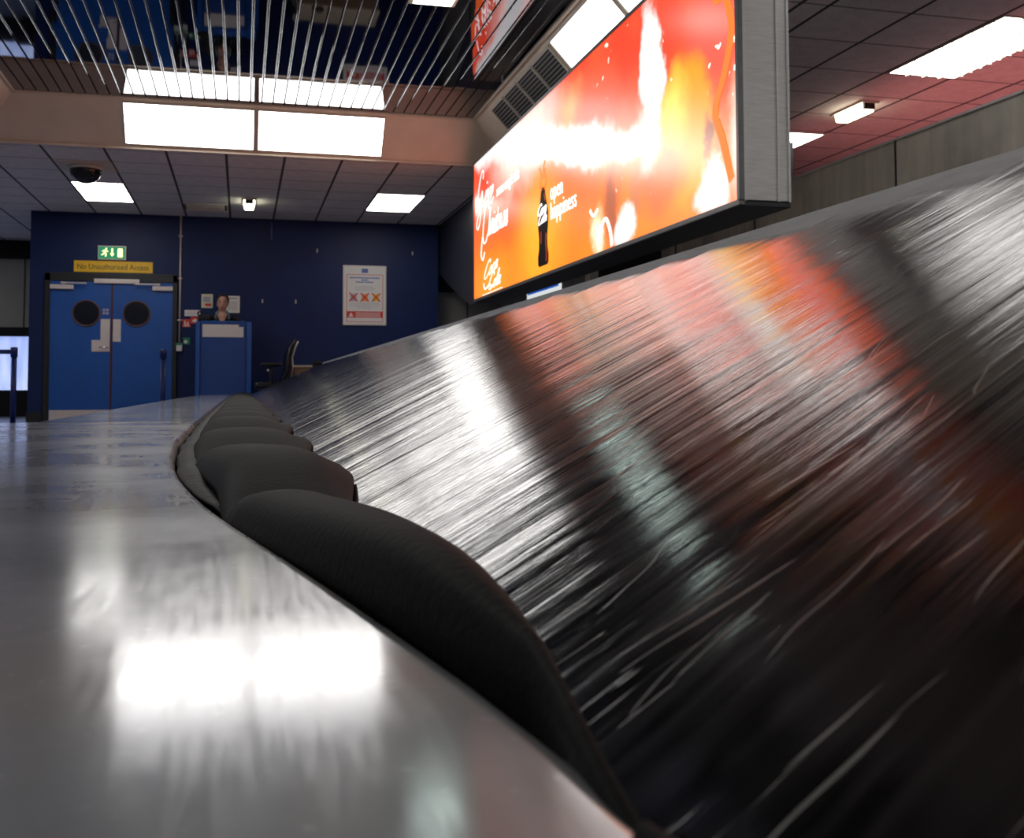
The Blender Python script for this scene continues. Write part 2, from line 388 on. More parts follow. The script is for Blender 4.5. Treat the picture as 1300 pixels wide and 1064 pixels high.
slope_lamp('right', 6.80, 8.03, 'glowing white panel on the coffer slope directly beside the dark grilles above the billboard', m='lamp3')
slope_lamp('right', 5.50, 6.73, 'glowing white panel on the right coffer slope at the top picture edge above the billboard', m='lamp3')
for k in range(3):
    slope_lamp('left', 6.80-k*1.9, 8.03-k*1.9, ['glowing white panel on the left coffer slope farthest from the camera', 'glowing white panel midway along the left coffer slope', 'glowing white panel on the left coffer slope nearest the camera'][k])
slope_lamp('near', -1.146, .093, 'glowing white panel on the slope behind the camera, left one')  # unseen pair added to brighten the partition and the billboard end
slope_lamp('near', .147, 1.415, 'glowing white panel on the slope behind the camera, right one')
# grilles
def grille(v0, v1, label):
    k = .707
    def F(a, q, h): return Vector((MU1+(LU1-MU1)*q-(.0055+h)*k, a, ZM+(ZC-ZM)*q-(.0055+h)*k))
    c = F((v0+v1)/2, .5, 0); t = thing('ceiling_grille', c, label, 'air grille', 'dark grilles in a row on the coffer slope')
    L = lambda a, q, h: F(a, q, h)-c
    bm = B(); prism(bm, [(v0,.14),(v1,.14),(v1,.88),(v0,.88)], .004, L); link('backing', bm, M['black'], t)
    bm = B()
    for (x0,x1,y0,y1) in ((v0-.01,v1+.01,.10,.14),(v0-.01,v1+.01,.88,.92),(v0-.012,v0,.14,.88),(v1,v1+.012,.14,.88)):
        prism(bm, [(x0,y0),(x1,y0),(x1,y1),(x0,y1)], .016, L)
    link('frame', bm, M['frame_w'], t)
    bm = B()
    for i in range(12):
        y = .17+i*.06; prism(bm, [(v0,y),(v1,y),(v1,y+.018),(v0,y+.018)], .012, L)
    link('louvre', bm, M['grey'], t)
for k, (a, c_) in enumerate(((9.66, 10.12), (9.16, 9.62), (8.66, 9.12), (8.12, 8.62))):
    grille(a, c_, ['dark louvred grille on the coffer slope, farthest of the row of four', 'dark louvred grille on the coffer slope, second farthest of four',
                   'dark louvred grille on the coffer slope, second nearest of four', 'dark louvred grille on the coffer slope touching the white light panel'][k])
# recessed square lamps in the tile ceiling
def ceil_lamp(u0, u1, v0, v1, label, louvre=False, m='lamp'):
    cx, cy = (u0+u1)/2, (v0+v1)/2; t = thing('ceiling_lamp', (cx, cy, ZC-.012), label, 'ceiling light', 'recessed fluorescent lamps in the tiles')
    a, c_ = (u1-u0)/2, (v1-v0)/2; bm = B()
    box(bm, -a-.012, a+.012, -c_-.012, -c_, 0, .012); box(bm, -a-.012, a+.012, c_, c_+.012, 0, .012)
    box(bm, -a-.012, -a, -c_, c_, 0, .012); box(bm, a, a+.012, -c_, c_, 0, .012)
    link('frame', bm, M['frame_w'], t)
    link('diffuser', box(B(), -a, a, -c_, c_, .004, .010), M[m], t)
    if louvre:
        bm = B()
        for i in range(1, 4): box(bm, -a+i*a/2-.006, -a+i*a/2+.006, -c_, c_, -.018, .003)
        n = 12
        for i in range(1, n): box(bm, -a, a, -c_+2*c_*i/n-.003, -c_+2*c_*i/n+.003, -.018, .003)
        link('louvre', bm, M['frame_w'], t)
ceil_lamp(-1.955, -1.39, 13.09, 14.37, 'square white ceiling lamp beside the black camera dome')
ceil_lamp(1.635, 2.225, 13.03, 14.31, 'square white ceiling lamp above the framed poster')
ceil_lamp(4.84, 5.42, 5.75, 7.02, 'large louvred white ceiling lamp at the upper right corner', True)
ceil_lamp(4.84, 5.42, 8.93, 10.15, 'white ceiling lamp half hidden behind the billboard end')
ceil_lamp(-5.55, -4.97, 15.9, 17.17, 'white ceiling lamp in the side passage left of the blue wall')  # unseen lamp added to brighten the grey end wall of the passage
ceil_lamp(2.96, 3.48, 3.9, 5.17, 'white ceiling lamp just above the near end of the billboard, out of the picture', m='lamp3')  # added to brighten the partition and put a highlight on the belt
ceil_lamp(2.96, 3.48, .9, 2.17, 'white ceiling lamp over the near part of the carousel, out of the picture')  # unseen lamp added to brighten the partition
for i, (u, v) in enumerate(((4.84, 2.55), (4.84, -.65), (-5.55, 12.5), (-5.55, 9.3), (-5.55, 6.1), (-5.55, 2.9))):  # unseen lamps added to raise the light on ceiling and walls
    ceil_lamp(u, u+.58, v, v+1.27, ['louvred white ceiling lamp right of the billboard, just outside the top right corner', 'louvred white ceiling lamp behind the camera to the right', 'white ceiling lamp left of the picture, nearest the back wall',
              'white ceiling lamp left of the picture, second from the back wall', 'white ceiling lamp left of the picture, third from the back wall', 'white ceiling lamp left of the picture, closest to the camera'][i])
def emergency(u, v, label):
    t = thing('emergency_light', (u, v, ZC), label, 'emergency light', 'small ceiling emergency lights')
    link('base', box(B(), -.085, .085, -.25, .25, -.02, -.001, .004), M['frame_w'], t)
    bm = B(); prism(bm, [(-.07,-.02),(.07,-.02),(.055,-.085),(-.055,-.085)], .40, lambda a, b_, h: Vector((a, -.2+h, b_)))
    link('diffuser', bm, M['lamp2'], t)
    link('end_cap', box(B(), -.05, .05, -.235, -.202, -.07, -.02, .004), M['frame_b'], t)
emergency(.075, 14.0, 'small glowing emergency light on the tiles above the blue back wall')
emergency(5.17, 8.02, 'small glowing emergency light on the tiles right of the billboard')
t = thing('ceiling_spot', (1.33, 7.2, ZM-.03), 'greenish white lamp in the mirrored slat ceiling at the top edge', 'ceiling light')
link('frame', box(B(), -.17, .17, -.18, .30, .0, .028, .004), M['frame_w'], t)
link('diffuser', box(B(), -.14, .14, -.15, .27, -.006, .002), M['green_lamp'], t)
# ceiling vents
def vent(u0, u1, v0, v1, label):
    t = thing('ceiling_vent', ((u0+u1)/2, (v0+v1)/2, ZC), label, 'vent'); a, c_ = (u1-u0)/2, (v1-v0)/2
    bm = B(); box(bm, -a, a, -c_, c_, -.006, -.001); link('backing', bm, M['black'], t)
    bm = B(); 
    for i in range(5): y = -c_+.03+i*(2*c_-.06)/4; box(bm, -a+.02, a-.02, y-.012, y+.004, -.02, -.006)
    box(bm, -a-.02, a+.02, -c_-.02, -c_+.004, -.018, -.001); box(bm, -a-.02, a+.02, c_-.004, c_+.02, -.018, -.001)
    link('slat', bm, M['tile'], t)
vent(-.76, -.22, 14.30, 14.83, 'grey slotted vent in the tiles above the wall conduit')
vent(-3.9, -3.42, 15.9, 16.4, 'grey round edged vent in the tiles at the far left')
# camera dome
t = thing('security_camera', (-1.67, 12.15, ZC), 'black half dome security camera on the tiled ceiling', 'security camera')
link('mounting_plate', box(B(), -.29, .29, -.29, .29, -.012, -.001, .003), M['cream'], t)
link('ring', disc(B(), (0, 0, -.03), .185, 'Z', .036, 40), M['frame_w'], t, True)
bm = B(); ell(bm, (0, 0, -.045), (.168, .168, .155), 32, 20)
bmesh.ops.bisect_plane(bm, geom=bm.verts[:]+bm.edges[:]+bm.faces[:], plane_co=(0,0,-.045), plane_no=(0,0,1), clear_outer=True)
link('dome', bm, mat('smoked dome', (.006,.006,.008), .08, noise=.1), t, True)

# ------------------------------------------------------------------ blue wall things
W0 = 15.42
# double door: frame + two leaves
d = struct('door_1', box(B(), 0, .01, 0, .01, 0, .01), M['frame_b'])
bm = B(); F0, F1, FT = -2.61, -.885, 2.035
box(bm, F0, F0+.07, W0-.05, W0, 0, FT, .004); box(bm, F1-.06, F1, W0-.05, W0, 0, FT, .004); box(bm, F0, F1, W0-.05, W0, 1.93, FT+.01, .004)
d.data.clear_geometry(); bm.to_mesh(d.data); bm.free()
def leaf(u0, u1, side):
    lf = link('door_leaf', box(B(), u0, u1, W0-.035, W0-.002, .005, 1.93, .003), M['door'], d)
    uc = -2.076 if side == 'l' else -1.42
    link('porthole_frame', disc(B(), (uc, W0-.040, 1.49), .185, 'Y', .014, 48, .165), mat('porthole rim', (.10,.045,.03), .4, noise=.1), lf, True)
    m, nt, b = new_mat('porthole view'); g = G(nt); (x, y, z), P = g.pos('Object')
    b.inputs['Base Color'].default_value = (.010, .012, .020, 1); b.inputs['Roughness'].default_value = .06
    nn = g.noise(P, 3, 2); nt.links.new(g.mix(nn, (.008,.009,.014), (.016,.02,.034)), b.inputs['Base Color']); b.inputs['IOR'].default_value = 1.9
    link('porthole_glass', disc(B(), (uc, W0-.038, 1.49), .166, 'Y', .006, 48), m, lf)
    link('kick_plate', box(B(), u0+.01, u1-.01, W0-.040, W0-.034, .02, .16), M['plate'], lf)
    link('closer_box', box(B(), *( (u0+.0, u0+.30) if side == 'l' else (u1-.27, u1)), W0-.085, W0-.035, 1.815, 1.875, .006), M['plate'], lf)
    a = (u0+.17, 1.90) if side == 'l' else (u1-.2, 1.90); e_ = (u0+.47, 1.895) if side == 'l' else (u1-.5, 1.895)
    bm = B(); tube(bm, [(a[0], W0-.09, a[1]), (e_[0], W0-.11, e_[1])], .012, 8); box(bm, a[0]-.03, a[0]+.03, W0-.10, W0-.05, 1.885, 1.915, .003)
    link('closer_arm', bm, M['plate'], lf)
    if side == 'l':
        link('push_plate', box(B(), -1.888, -1.768, W0-.041, W0-.034, 1.10, 1.41, .001), M['plate'], lf)
        link('lock_plate', box(B(), -2.0, -1.768, W0-.043, W0-.034, .96, 1.12, .001), M['plate'], lf)
        bm = B(); tube(bm, [(-1.79, W0-.043, 1.02), (-1.79, W0-.09, 1.02), (-1.90, W0-.09, 1.02)], .010, 10); link('handle', bm, M['chrome'], lf, True)
        bm = B()
        for i in (0, 1):
            for j in (0, 1):
                x, z = -1.866+i*.045, 1.475+j*.045; box(bm, x, x+.034, W0-.040, W0-.034, z, z+.034)
        link('sticker', bm, M['grey_print'], lf)
    else:
        link('push_plate', box(B(), -1.728, -1.625, W0-.041, W0-.034, 1.10, 1.41, .001), M['plate'], lf)
    return lf
leaf(F0+.07, -1.760, 'l'); leaf(-1.732, F1-.06, 'r')
link('seal_strip', box(B(), -1.759, -1.733, W0-.040, W0-.002, .005, 1.93), M['maroon'], d)
link('overhead_bar', box(B(), -1.98, -1.39, W0-.075, W0-.03, 1.905, 1.965, .006), M['plate'], d)
# yellow sign
t = thing('door_sign', (-1.735, W0, 2.14), 'long yellow sign with black lettering above the blue double door', 'sign')
link('plate', box(B(), -.515, .515, -.014, -.001, -.078, .078, .003), M['yellow'], t)
link('lettering', text_bm('No Unauthorised Access', .108, lambda a, b_, h: Vector((a-.475, -.0145-h, b_-.038)), .0015, sx=.855), M['ink'], t)
# exit sign
t = thing('exit_sign', (-1.755, W0, 2.332), 'green lit running man exit sign above the yellow sign', 'exit sign')
link('housing', box(B(), -.185, .185, -.05, -.001, -.098, .098, .006), M['plate'], t)
link('face', box(B(), -.17, .17, -.054, -.0495, -.082, .082), emit('lit green', (.0, .30, .12), .55), t)
bm = B(); f = lambda a, b_, h: Vector((a, -.0545-h, b_))
disc(bm, (-.075, -.0555, .052), .013, 'Y', .002, 12)
stroke(bm, [(-.082,.035),(-.095,.0)], .026, .026, f, .002, 2); stroke(bm, [(-.095,.0),(-.075,-.02),(-.085,-.055)], .015, .015, f, .002, 3)
stroke(bm, [(-.095,.0),(-.115,-.025),(-.14,-.03)], .015, .015, f, .002, 3); stroke(bm, [(-.084,.03),(-.06,.015),(-.045,.022)], .010, .010, f, .002, 3)
stroke(bm, [(-.084,.03),(-.115,.028),(-.125,.008)], .010, .010, f, .002, 3)
prism(bm, [(-.008,.06),(.014,.06),(.014,-.01),(.033,-.01),(.003,-.055),(-.027,-.01),(-.008,-.01)], .002, f)
prism(bm, [(.075,-.06),(.075,.06),(.14,.06),(.14,-.06)], .002, f)
link('pictogram', bm, emit('lit pictogram', (1, .95, .45), 1.3), t)
# wall conduit and call point
t = thing('wall_conduit', (-.85, W0, 1.07), 'thin cream conduit running down the blue wall beside the door', 'conduit')
bm = B(); tube(bm, [(0, -.018, .03), (0, -.018, 1.815)], .0125, 10); link('pipe', bm, M['plate'], t, True)
for z in (.33, .92, 1.52): link('clip', box(B(), -.028, .028, -.034, -.001, z, z+.018, .003), M['plate'], t)
t = thing('door_release', (-.862, W0, 1.03), 'small green edged white box at the foot of the wall conduit', 'call point')
link('body', box(B(), -.05, .05, -.05, -.001, -.055, .055, .006), M['white'], t)
link('rim', box(B(), -.046, .046, -.058, -.0505, .030, .052), M['green'], t)
def wsign(name, u0, u1, z0, z1, m, label, cat='sign'):
    t = thing(name, ((u0+u1)/2, W0, (z0+z1)/2), label, cat); a, c_ = (u1-u0)/2, (z1-z0)/2
    link('panel', box(B(), -a, a, -.008, -.001, -c_, c_, .001), m, t); return t, a, c_
t, a, c_ = wsign('green_sign', -.80, -.71, 1.07, 1.165, M['green'], 'small green square sign right of the conduit foot')
link('symbol', disc(B(), (-.012, -.0095, -.01), .024, 'Y', .002, 16), M['white'], t)
t, a, c_ = wsign('fire_sign', -.812, -.705, 1.315, 1.425, M['red'], 'small red and white square sign just right of the conduit')
bm = B(); box(bm, -.045, .045, -.0095, -.008, -.045, -.036); box(bm, -.03, -.012, -.0095, -.008, -.03, .03); box(bm, -.03, .03, -.0095, -.008, -.028, -.012); box(bm, .01, .026, -.0095, -.008, -.012, .02)
link('symbol', bm, M['white'], t)
t, a, c_ = wsign('alarm_sign', -.70, -.605, 1.365, 1.46, M['red'], 'small red sign half under the cream strip notice')
bm = B(); prism(bm, [(-.035,-.02),(.02,-.03),(.035,.01),(0,.02)], .0015, lambda a, b_, h: Vector((a, -.0085-h, b_))); link('symbol', bm, M['white'], t)
t, a, c_ = wsign('wall_notice', -.785, -.575, 1.47, 1.555, M['white'], 'cream strip notice on the blue wall left of the woman', 'notice')
bm = B(); [box(bm, -.09, .08, -.0092, -.008, -.02+i*.018, -.014+i*.018) for i in range(3)]; link('print', bm, M['grey_print'], t)
t, a, c_ = wsign('wall_notice', -.56, -.405, 1.59, 1.785, M['cream_paper'], 'yellowish notice with a red block on the wall, left of the woman’s head', 'notice')
bm = B(); box(bm, -.03, .06, -.0092, -.008, -.075, -.035); link('red_block', bm, M['red'], t)
bm = B(); box(bm, -.05, .045, -.0092, -.008, -.015, .06); link('print', bm, M['grey_print'], t)
t, a, c_ = wsign('wall_notice', -.235, -.035, 1.525, 1.765, M['white'], 'white notice on the wall, right of the woman’s head', 'notice')
bm = B(); [box(bm, -.07, .07, -.0092, -.008, -.08+i*.022, -.072+i*.022) for i in range(6)]; box(bm, -.07, .07, -.0092, -.008, .075, .095); link('print', bm, M['grey_print'], t)
# scuffs / small clips on wall
for i, (u, z, lb) in enumerate(((.28, 1.70, 'tiny white clip on the blue wall nearest the woman'), (.75, 1.70, 'tiny white clip on the blue wall midway to the poster'), (2.45, 2.45, 'tiny pale clip high on the wall right of the poster'), (1.05, 2.45, 'tiny pale clip high on the wall left of the poster'))):
    bm = B(); box(bm, -.008, .008, -.012, -.001, -.028, .028, .003); o = link('wall_clip', bm, M['plate'], None, loc=(u, W0, z)); tag(o, lb, 'clip', 'tiny clips on the blue wall')
bm = B(); box(bm, -.008, .008, -.014, -.001, -.12, .12, .003); o = link('wall_bracket', bm, M['desk2'], None, loc=(.40, W0, 2.72)); tag(o, 'slim blue bracket high on the blue wall under the emergency light', 'bracket')
# poster
t = thing('framed_poster', (1.742, W0, 1.807), 'large white framed customs style poster with three red crossed pictures', 'poster')
link('frame', box(B(), -.318, .318, -.022, -.001, -.44, .44, .004), M['plate'], t)
link('sheet', box(B(), -.30, .30, -.025, -.0215, -.42, .42), M['white'], t)
f = lambda a, b_, h: Vector((a, -.0255-h, b_))
bm = B()
for (x0,x1,z0,z1) in ((-.268,.268,.30,.308),(-.268,.268,-.392,-.384),(-.268,-.26,-.392,.308),(.26,.268,-.392,.308)): box(bm, x0, x1, -.0272, -.0255, z0, z1)
box(bm, -.26, .26, -.0272, -.0255, -.33, -.235); link('red_border', bm, M['red'], t)
bm = B(); box(bm, -.045, .045, -.0272, -.0255, .332, .395); link('flag_emblem', bm, M['blue_print'], t)
bm = B(); [disc(bm, (.022*math.cos(k*PI/6), -.0278, .3635+.022*math.sin(k*PI/6)), .003, 'Y', .0012, 6) for k in range(12)]; link('flag_stars', bm, M['yellow'], t)
bm = B()
for z, w_ in ((.258,.22),(.225,.05),(.195,.13)):
    k = -w_
    while k < w_: s_ = random.uniform(.014, .04); box(bm, k, min(k+s_, w_), -.0272, -.0255, z-.009, z+.009); k += s_+.008
link('title_print', bm, M['blue_print'], t)
for rows_ in (((.13,.12),(.105,.15),(.08,.13)), ((-.115,.21),(-.14,.22),(-.165,.2),(-.19,.1))):
    bm = B()
    for z, w_ in rows_:
        k = -w_
        while k < w_: s_ = random.uniform(.012, .035); box(bm, k, min(k+s_, w_), -.0268, -.0255, z-.004, z+.004); k += s_+.007
    link('small_print', bm, M['grey_print'], t)
for i, (x, mm) in enumerate(((-.165,'grey_print'),(0,'orange_print'),(.165,'yellow'))):
    bm = B(); box(bm, x-.045, x+.045, -.0268, -.0255, -.085, .02); link('picture', bm, M[mm], t)
    bm = B(); stroke(bm, [(x-.06,-.09),(x+.06,.035)], .02, .02, lambda a, b_, h: Vector((a, -.027-h, b_)), .001, 2); stroke(bm, [(x-.06,.035),(x+.06,-.09)], .02, .02, lambda a, b_, h: Vector((a, -.0283-h, b_)), .001, 2)
    link('red_cross', bm, M['red'], t)
bm = B(); prism(bm, [(-.235,-.315),(-.165,-.315),(-.20,-.25)], .001, lambda a, b_, h: Vector((a, -.0275-h, b_))); link('warning_triangle', bm, M['white'], t); bm = B()
for z in (-.26, -.285, -.31):
    k = -.13
    while k < .22: s_ = random.uniform(.015, .04); box(bm, k, min(k+s_, .23), -.0285, -.0272, z-.006, z+.006); k += s_+.008
link('white_print', bm, M['white'], t)
# lit sign on the side wall
t = thing('hanging_sign', (3.86, 13.05, 1.83), 'blue and white lit sign seen under the billboard', 'sign')
link('panel', box(B(), -.03, .03, -.60, .95, -.17, .16, .004), emit('sign white', (.8, .85, .85), .7), t)
link('blue_field', box(B(), -.034, -.0305, -.55, .90, -.11, .12), emit('sign blue', (.02, .11, .55), .6), t)
M['sletter'] = emit('sign letter', (.8,.85,.9), .8)
for i in range(4): link('letter', disc(B(), (-.036, -.42+i*.1, -.055), .028, 'X', .002, 14, .014), M['sletter'], t)
link('letter', box(B(), -.037, -.035, -.49, -.47, -.085, .04), M['sletter'], t)

# ------------------------------------------------------------------ billboard
BB = thing('billboard', (2.54, 7.825, 1.385), 'huge red and orange backlit drinks billboard hanging over the carousel', 'billboard')
off = Vector((2.54, 7.825, 1.385))
def bp(s, t_, h=0.): return Vector((2.4-h, 10.9-s, 1.385+t_))-off
LEN, HT = 6.15, 1.46
bm = B(); box(bm, .02-.14+.0, .14, -3.05, 3.05, .012, HT-.01); link('casing', bm, M['alu'], BB)
bm = B()
for s0, s1, t0, t1 in ((-.02, LEN+.02, -.02, .006), (-.02, LEN+.02, HT-.006, HT+.02), (-.02, .006, 0, HT), (LEN-.006, LEN+.02, 0, HT)):
    prism(bm, [(s0,t0),(s1,t0),(s1,t1),(s0,t1)], .03, lambda a, b_, h: bp(a, b_, h-.022))
link('frame', bm, mat('dark frame', (.14,.14,.14), .4, .3, noise=.1), BB)
bm = B(); box(bm, -.14, .145, -3.08, 3.08, -.025, .012, .004); link('underside', bm, mat('black underside', (.006,.007,.014), .5, noise=.2), BB)
bm = B(); box(bm, -.12, -.10, -3.087, -3.05, .0, HT, .003); box(bm, .07, .08, -3.087, -3.05, .0, HT, .003); box(bm, .13, .145, -3.087, -3.05, .0, HT+.01, .003); box(bm, -.135, .14, -3.08, -3.05, .0, HT)
link('end_panel', bm, M['alu'], BB)
for v in (-2.5, -1.06, 2.6):
    bm = B(); tube(bm, [(.06, v, HT-.01), (.06, v, HT+.20)], .012, 10); link('hanger_rod', bm, M['alu'], BB, True)
# artwork, soft printed colour fields
m, nt, b = new_mat('backlit artwork'); g = G(nt); (x, y, z), P = g.pos('Object')
sx = g.m('SUBTRACT', 10.9-7.825, y); tz = z
w1 = g.noise(g.comb(sx, tz, 2.), 3.2, 4, .6); w2 = g.noise(g.comb(sx, tz, 7.), 3.2, 4, .6)
sx = g.m('ADD', sx, g.m('MULTIPLY', g.m('SUBTRACT', w1, .5), .34)); tz = g.m('ADD', tz, g.m('MULTIPLY', g.m('SUBTRACT', w2, .5), .26))      # board coordinates
col = g.mix(g.smooth(tz, .0, 1.2), (1.0, .22, .015), (.85, .055, .02))
nz = g.noise(g.comb(sx, tz, 0.), 1.4, 3)
col = g.mix(g.smooth(nz, .45, .65, 0, .45), col, (1., .14, .04))
def blob(col, cs, ct, rs, rt, c, k=1., soft=.6, ang=0.):
    dx = g.m('SUBTRACT', sx, cs); dy = g.m('SUBTRACT', tz, ct)
    ca, sa = math.cos(ang), math.sin(ang)
    a_ = g.m('DIVIDE', g.m('ADD', g.m('MULTIPLY', dx, ca), g.m('MULTIPLY', dy, sa)), rs)
    b2 = g.m('DIVIDE', g.m('SUBTRACT', g.m('MULTIPLY', dy, ca), g.m('MULTIPLY', dx, sa)), rt)
    d_ = g.m('SQRT', g.m('ADD', g.m('MULTIPLY', a_, a_), g.m('MULTIPLY', b2, b2)))
    return g.mix(g.smooth(d_, 1-soft, 1, k, 0), col, c)
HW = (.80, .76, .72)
col = blob(col, 2.5, .35, 1.0, .9, (1.0, .42, .02), .9, 1.)
col = blob(col, .9, .15, 1.0, .4, (1.0, .30, .01), .8, 1.)
col = blob(col, 1.3, .75, .8, .5, (.85, .09, .02), .7, 1.)
col = blob(col, 2.0, 1.25, 1.6, .55, (1.2, .8, .7), .9, .8)
col = blob(col, 3.4, 1.18, .5, .3, (1., .35, .10), .8, 1.)
col = blob(col, 4.0, 1.1, .6, .35, (.85, .10, .04), .9, .7)
col = blob(col, 5.9, 1.0, .5, .7, (.85, .09, .06), .9, .8)
col = blob(col, 5.45, .52, .50, .50, (1.0, .30, .01), 1., .3)
col = blob(col, 5.35, .62, .30, .40, (1.2, .75, .10), .8, 1.)
col = blob(col, 5.15, .32, .5, .30, (.9, .13, .03), .9, .7)
col = blob(col, 4.3, .30, .22, .38, (.20, .05, .03), .75, .8)
col = blob(col, 4.75, .28, .13, .20, (.55, .16, .05), .9, .5)
col = blob(col, 5.80, .42, .07, .17, (.22, .05, .02), .9, .7, -.2)
col = blob(col, 5.02, 1.02, .20, .48, HW, 1., .35, .10)        # white plume of snow
col = blob(col, 4.98, .62, .26, .30, HW, .9, .7)
col = blob(col, 4.55, .10, .28, .17, HW, 1., .4)
col = blob(col, 4.02, .12, .20, .28, (1.5, 1.3, .9), .9, .9)
col = blob(col, 5.85, .12, .25, .22, (1.2, .75, .68), 1., .4)
col = blob(col, 6.15, .35, .16, .50, (1.2, .7, .62), .8, 1.)
col = blob(col, .6, 1.55, 1.2, .30, HW, 1., .5, -.06)            # long soft white band put into the artwork colour
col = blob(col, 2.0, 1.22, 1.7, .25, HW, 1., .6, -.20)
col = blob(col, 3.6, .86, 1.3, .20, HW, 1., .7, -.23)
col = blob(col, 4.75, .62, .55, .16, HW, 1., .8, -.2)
vo = nt.nodes.new('ShaderNodeTexVoronoi'); vo.inputs['Scale'].default_value = 13; nt.links.new(g.comb(sx, tz, 0.), vo.inputs['Vector'])
msk = g.m('MULTIPLY', g.smooth(vo.outputs['Distance'], .10, .2, 1, 0), g.smooth(g.noise(g.comb(sx, tz, 4.), 2.2, 2), .52, .6))
msk = g.m('MULTIPLY', msk, g.smooth(sx, 3.2, 3.7))
col = g.mix(msk, col, (1.5, 1.3, 1.1))
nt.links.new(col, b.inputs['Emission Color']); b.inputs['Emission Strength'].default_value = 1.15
b.inputs['Base Color'].default_value = (.05, .02, .02, 1); b.inputs['Roughness'].default_value = .25
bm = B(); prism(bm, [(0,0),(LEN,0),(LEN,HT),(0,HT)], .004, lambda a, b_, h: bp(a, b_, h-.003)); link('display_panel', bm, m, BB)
M['ewhite'] = emit('lit white print', (1., .95, .92), 1.1)
M['edark'] = mat('dark cola print', (.006, .002, .002), .6, spec=.1, noise=.2)
# single-stroke script alphabet: strokes in a unit x-height frame; returns advance
GL = {
 'C': (1.05, [[(.95,1.45),(.85,1.85),(.45,1.75),(.10,1.1),(.02,.45),(.25,.02),(.65,.05),(.98,.40)]]),
 'G': (1.15, [[(.85,1.45),(.90,1.80),(.55,1.85),(.15,1.25),(.05,.55),(.30,.10),(.70,.25),(.85,.85),(.80,.1),(.62,-.75),(.25,-1.0),(.05,-.7),(.35,-.3),(1.0,.15)]]),
 'o': (.62, [[(.35,.95),(.08,.6),(.12,.1),(.38,.05),(.52,.5),(.38,.92),(.62,.80)]]),
 'c': (.55, [[(.48,.78),(.32,.98),(.08,.55),(.15,.06),(.38,.05),(.58,.35)]]),
 'a': (.66, [[(.50,.85),(.28,.98),(.06,.5),(.18,.03),(.42,.35),(.54,.95)],[(.54,.95),(.48,.3),(.55,.03),(.70,.25)]]),
 'l': (.40, [[(.0,.3),(.30,1.2),(.36,1.8),(.20,1.75),(.12,.6),(.22,.03),(.42,.25)]]),
 'i': (.34, [[(.0,.3),(.16,.95),(.10,.2),(.22,.03),(.36,.25)],[(.19,1.25),(.21,1.36)]]),
 'v': (.52, [[(.0,.55),(.12,.95),(.18,.05),(.42,.90),(.55,.85)]]),
 'e': (.52, [[(.04,.40),(.36,.62),(.30,.97),(.08,.62),(.14,.06),(.34,.05),(.54,.30)]]),
 'h': (.62, [[(.0,.3),(.26,1.3),(.32,1.8),(.16,1.65),(.08,.02)],[(.10,.5),(.34,.95),(.40,.5),(.42,.06),(.62,.25)]]),
 'r': (.46, [[(.0,.3),(.12,1.0),(.30,.88),(.26,.3),(.32,.04),(.48,.25)]]),
 's': (.42, [[(.0,.3),(.24,1.0),(.34,.45),(.20,.02),(.02,.12)],[(.20,.02),(.44,.25)]]),
 't': (.38, [[(.20,1.5),(.10,.3),(.20,.03),(.38,.25)],[(.0,1.0),(.36,1.02)]]),
 'm': (.88, [[(.0,.6),(.12,.95),(.10,.05)],[(.12,.6),(.32,.97),(.36,.05)],[(.37,.6),(.58,.97),(.62,.3),(.68,.03),(.88,.25)]]),
}
def script(bm, s, x0, y0, xh, fn, w0, w1, sl=.25, sx_=1., rise=0.):
    x = 0.
    for ch in s:
        adv, st = GL[ch]
        for p in st: stroke(bm, [(x0+(x+a+sl*b_)*xh*sx_, y0+b_*xh+rise*(x+a)*xh*sx_) for a, b_ in p], w0, w1, fn, .003, 5)
        x += adv
fb = lambda a, b_, h: bp(a, b_, h+.0015)
bm = B(); script(bm, 'G', .16, .93, .20, fb, .010, .020, .2, 1.2); script(bm, 'ive', .50, .90, .19, fb, .008, .018, .2, 1.45); link('script_lettering', bm, M['ewhite'], BB)
bm = text_bm('some magic this', .155, lambda a, b_, h: bp(a+1.02, .93+b_+.02*a, h+.0015), .003, sx=.86, shear=.15); link('tagline', bm, M['ewhite'], BB)
bm = B(); script(bm, 'C', .40, .545, .22, fb, .010, .022, .2, 1.1); stroke(bm, [(.40,.62),(.34,.45),(.42,.38),(.50,.45)], .012,.026, fb, .003)
script(bm, 'hristmas', .66, .59, .155, fb, .007, .017, .2, 1.22); link('script_lettering', bm, M['ewhite'], BB)
bm = B(); script(bm, 'Coca', .46, .165, .090, fb, .006, .014, .35, 2.2, .12); script(bm, 'Cola', .66, .045, .085, fb, .006, .014, .35, 2.1, .05)
stroke(bm, [(.45,.13),(.52,.07),(.72,.10),(.80,.06)], .012, .03, fb, .003); stroke(bm, [(.40,.015),(1.25,.022)], .006, .006, fb, .003, 3)
link('logo_lettering', bm, M['ewhite'], BB)
bm = text_bm('open', .20, lambda a, b_, h: bp(a+2.86, .575+b_, h+.0015), .003, sx=.85); link('tagline', bm, M['ewhite'], BB)
bm = text_bm('happiness', .20, lambda a, b_, h: bp(a+2.86, .415+b_, h+.0015), .003, sx=.88); link('tagline', bm, M['ewhite'], BB)
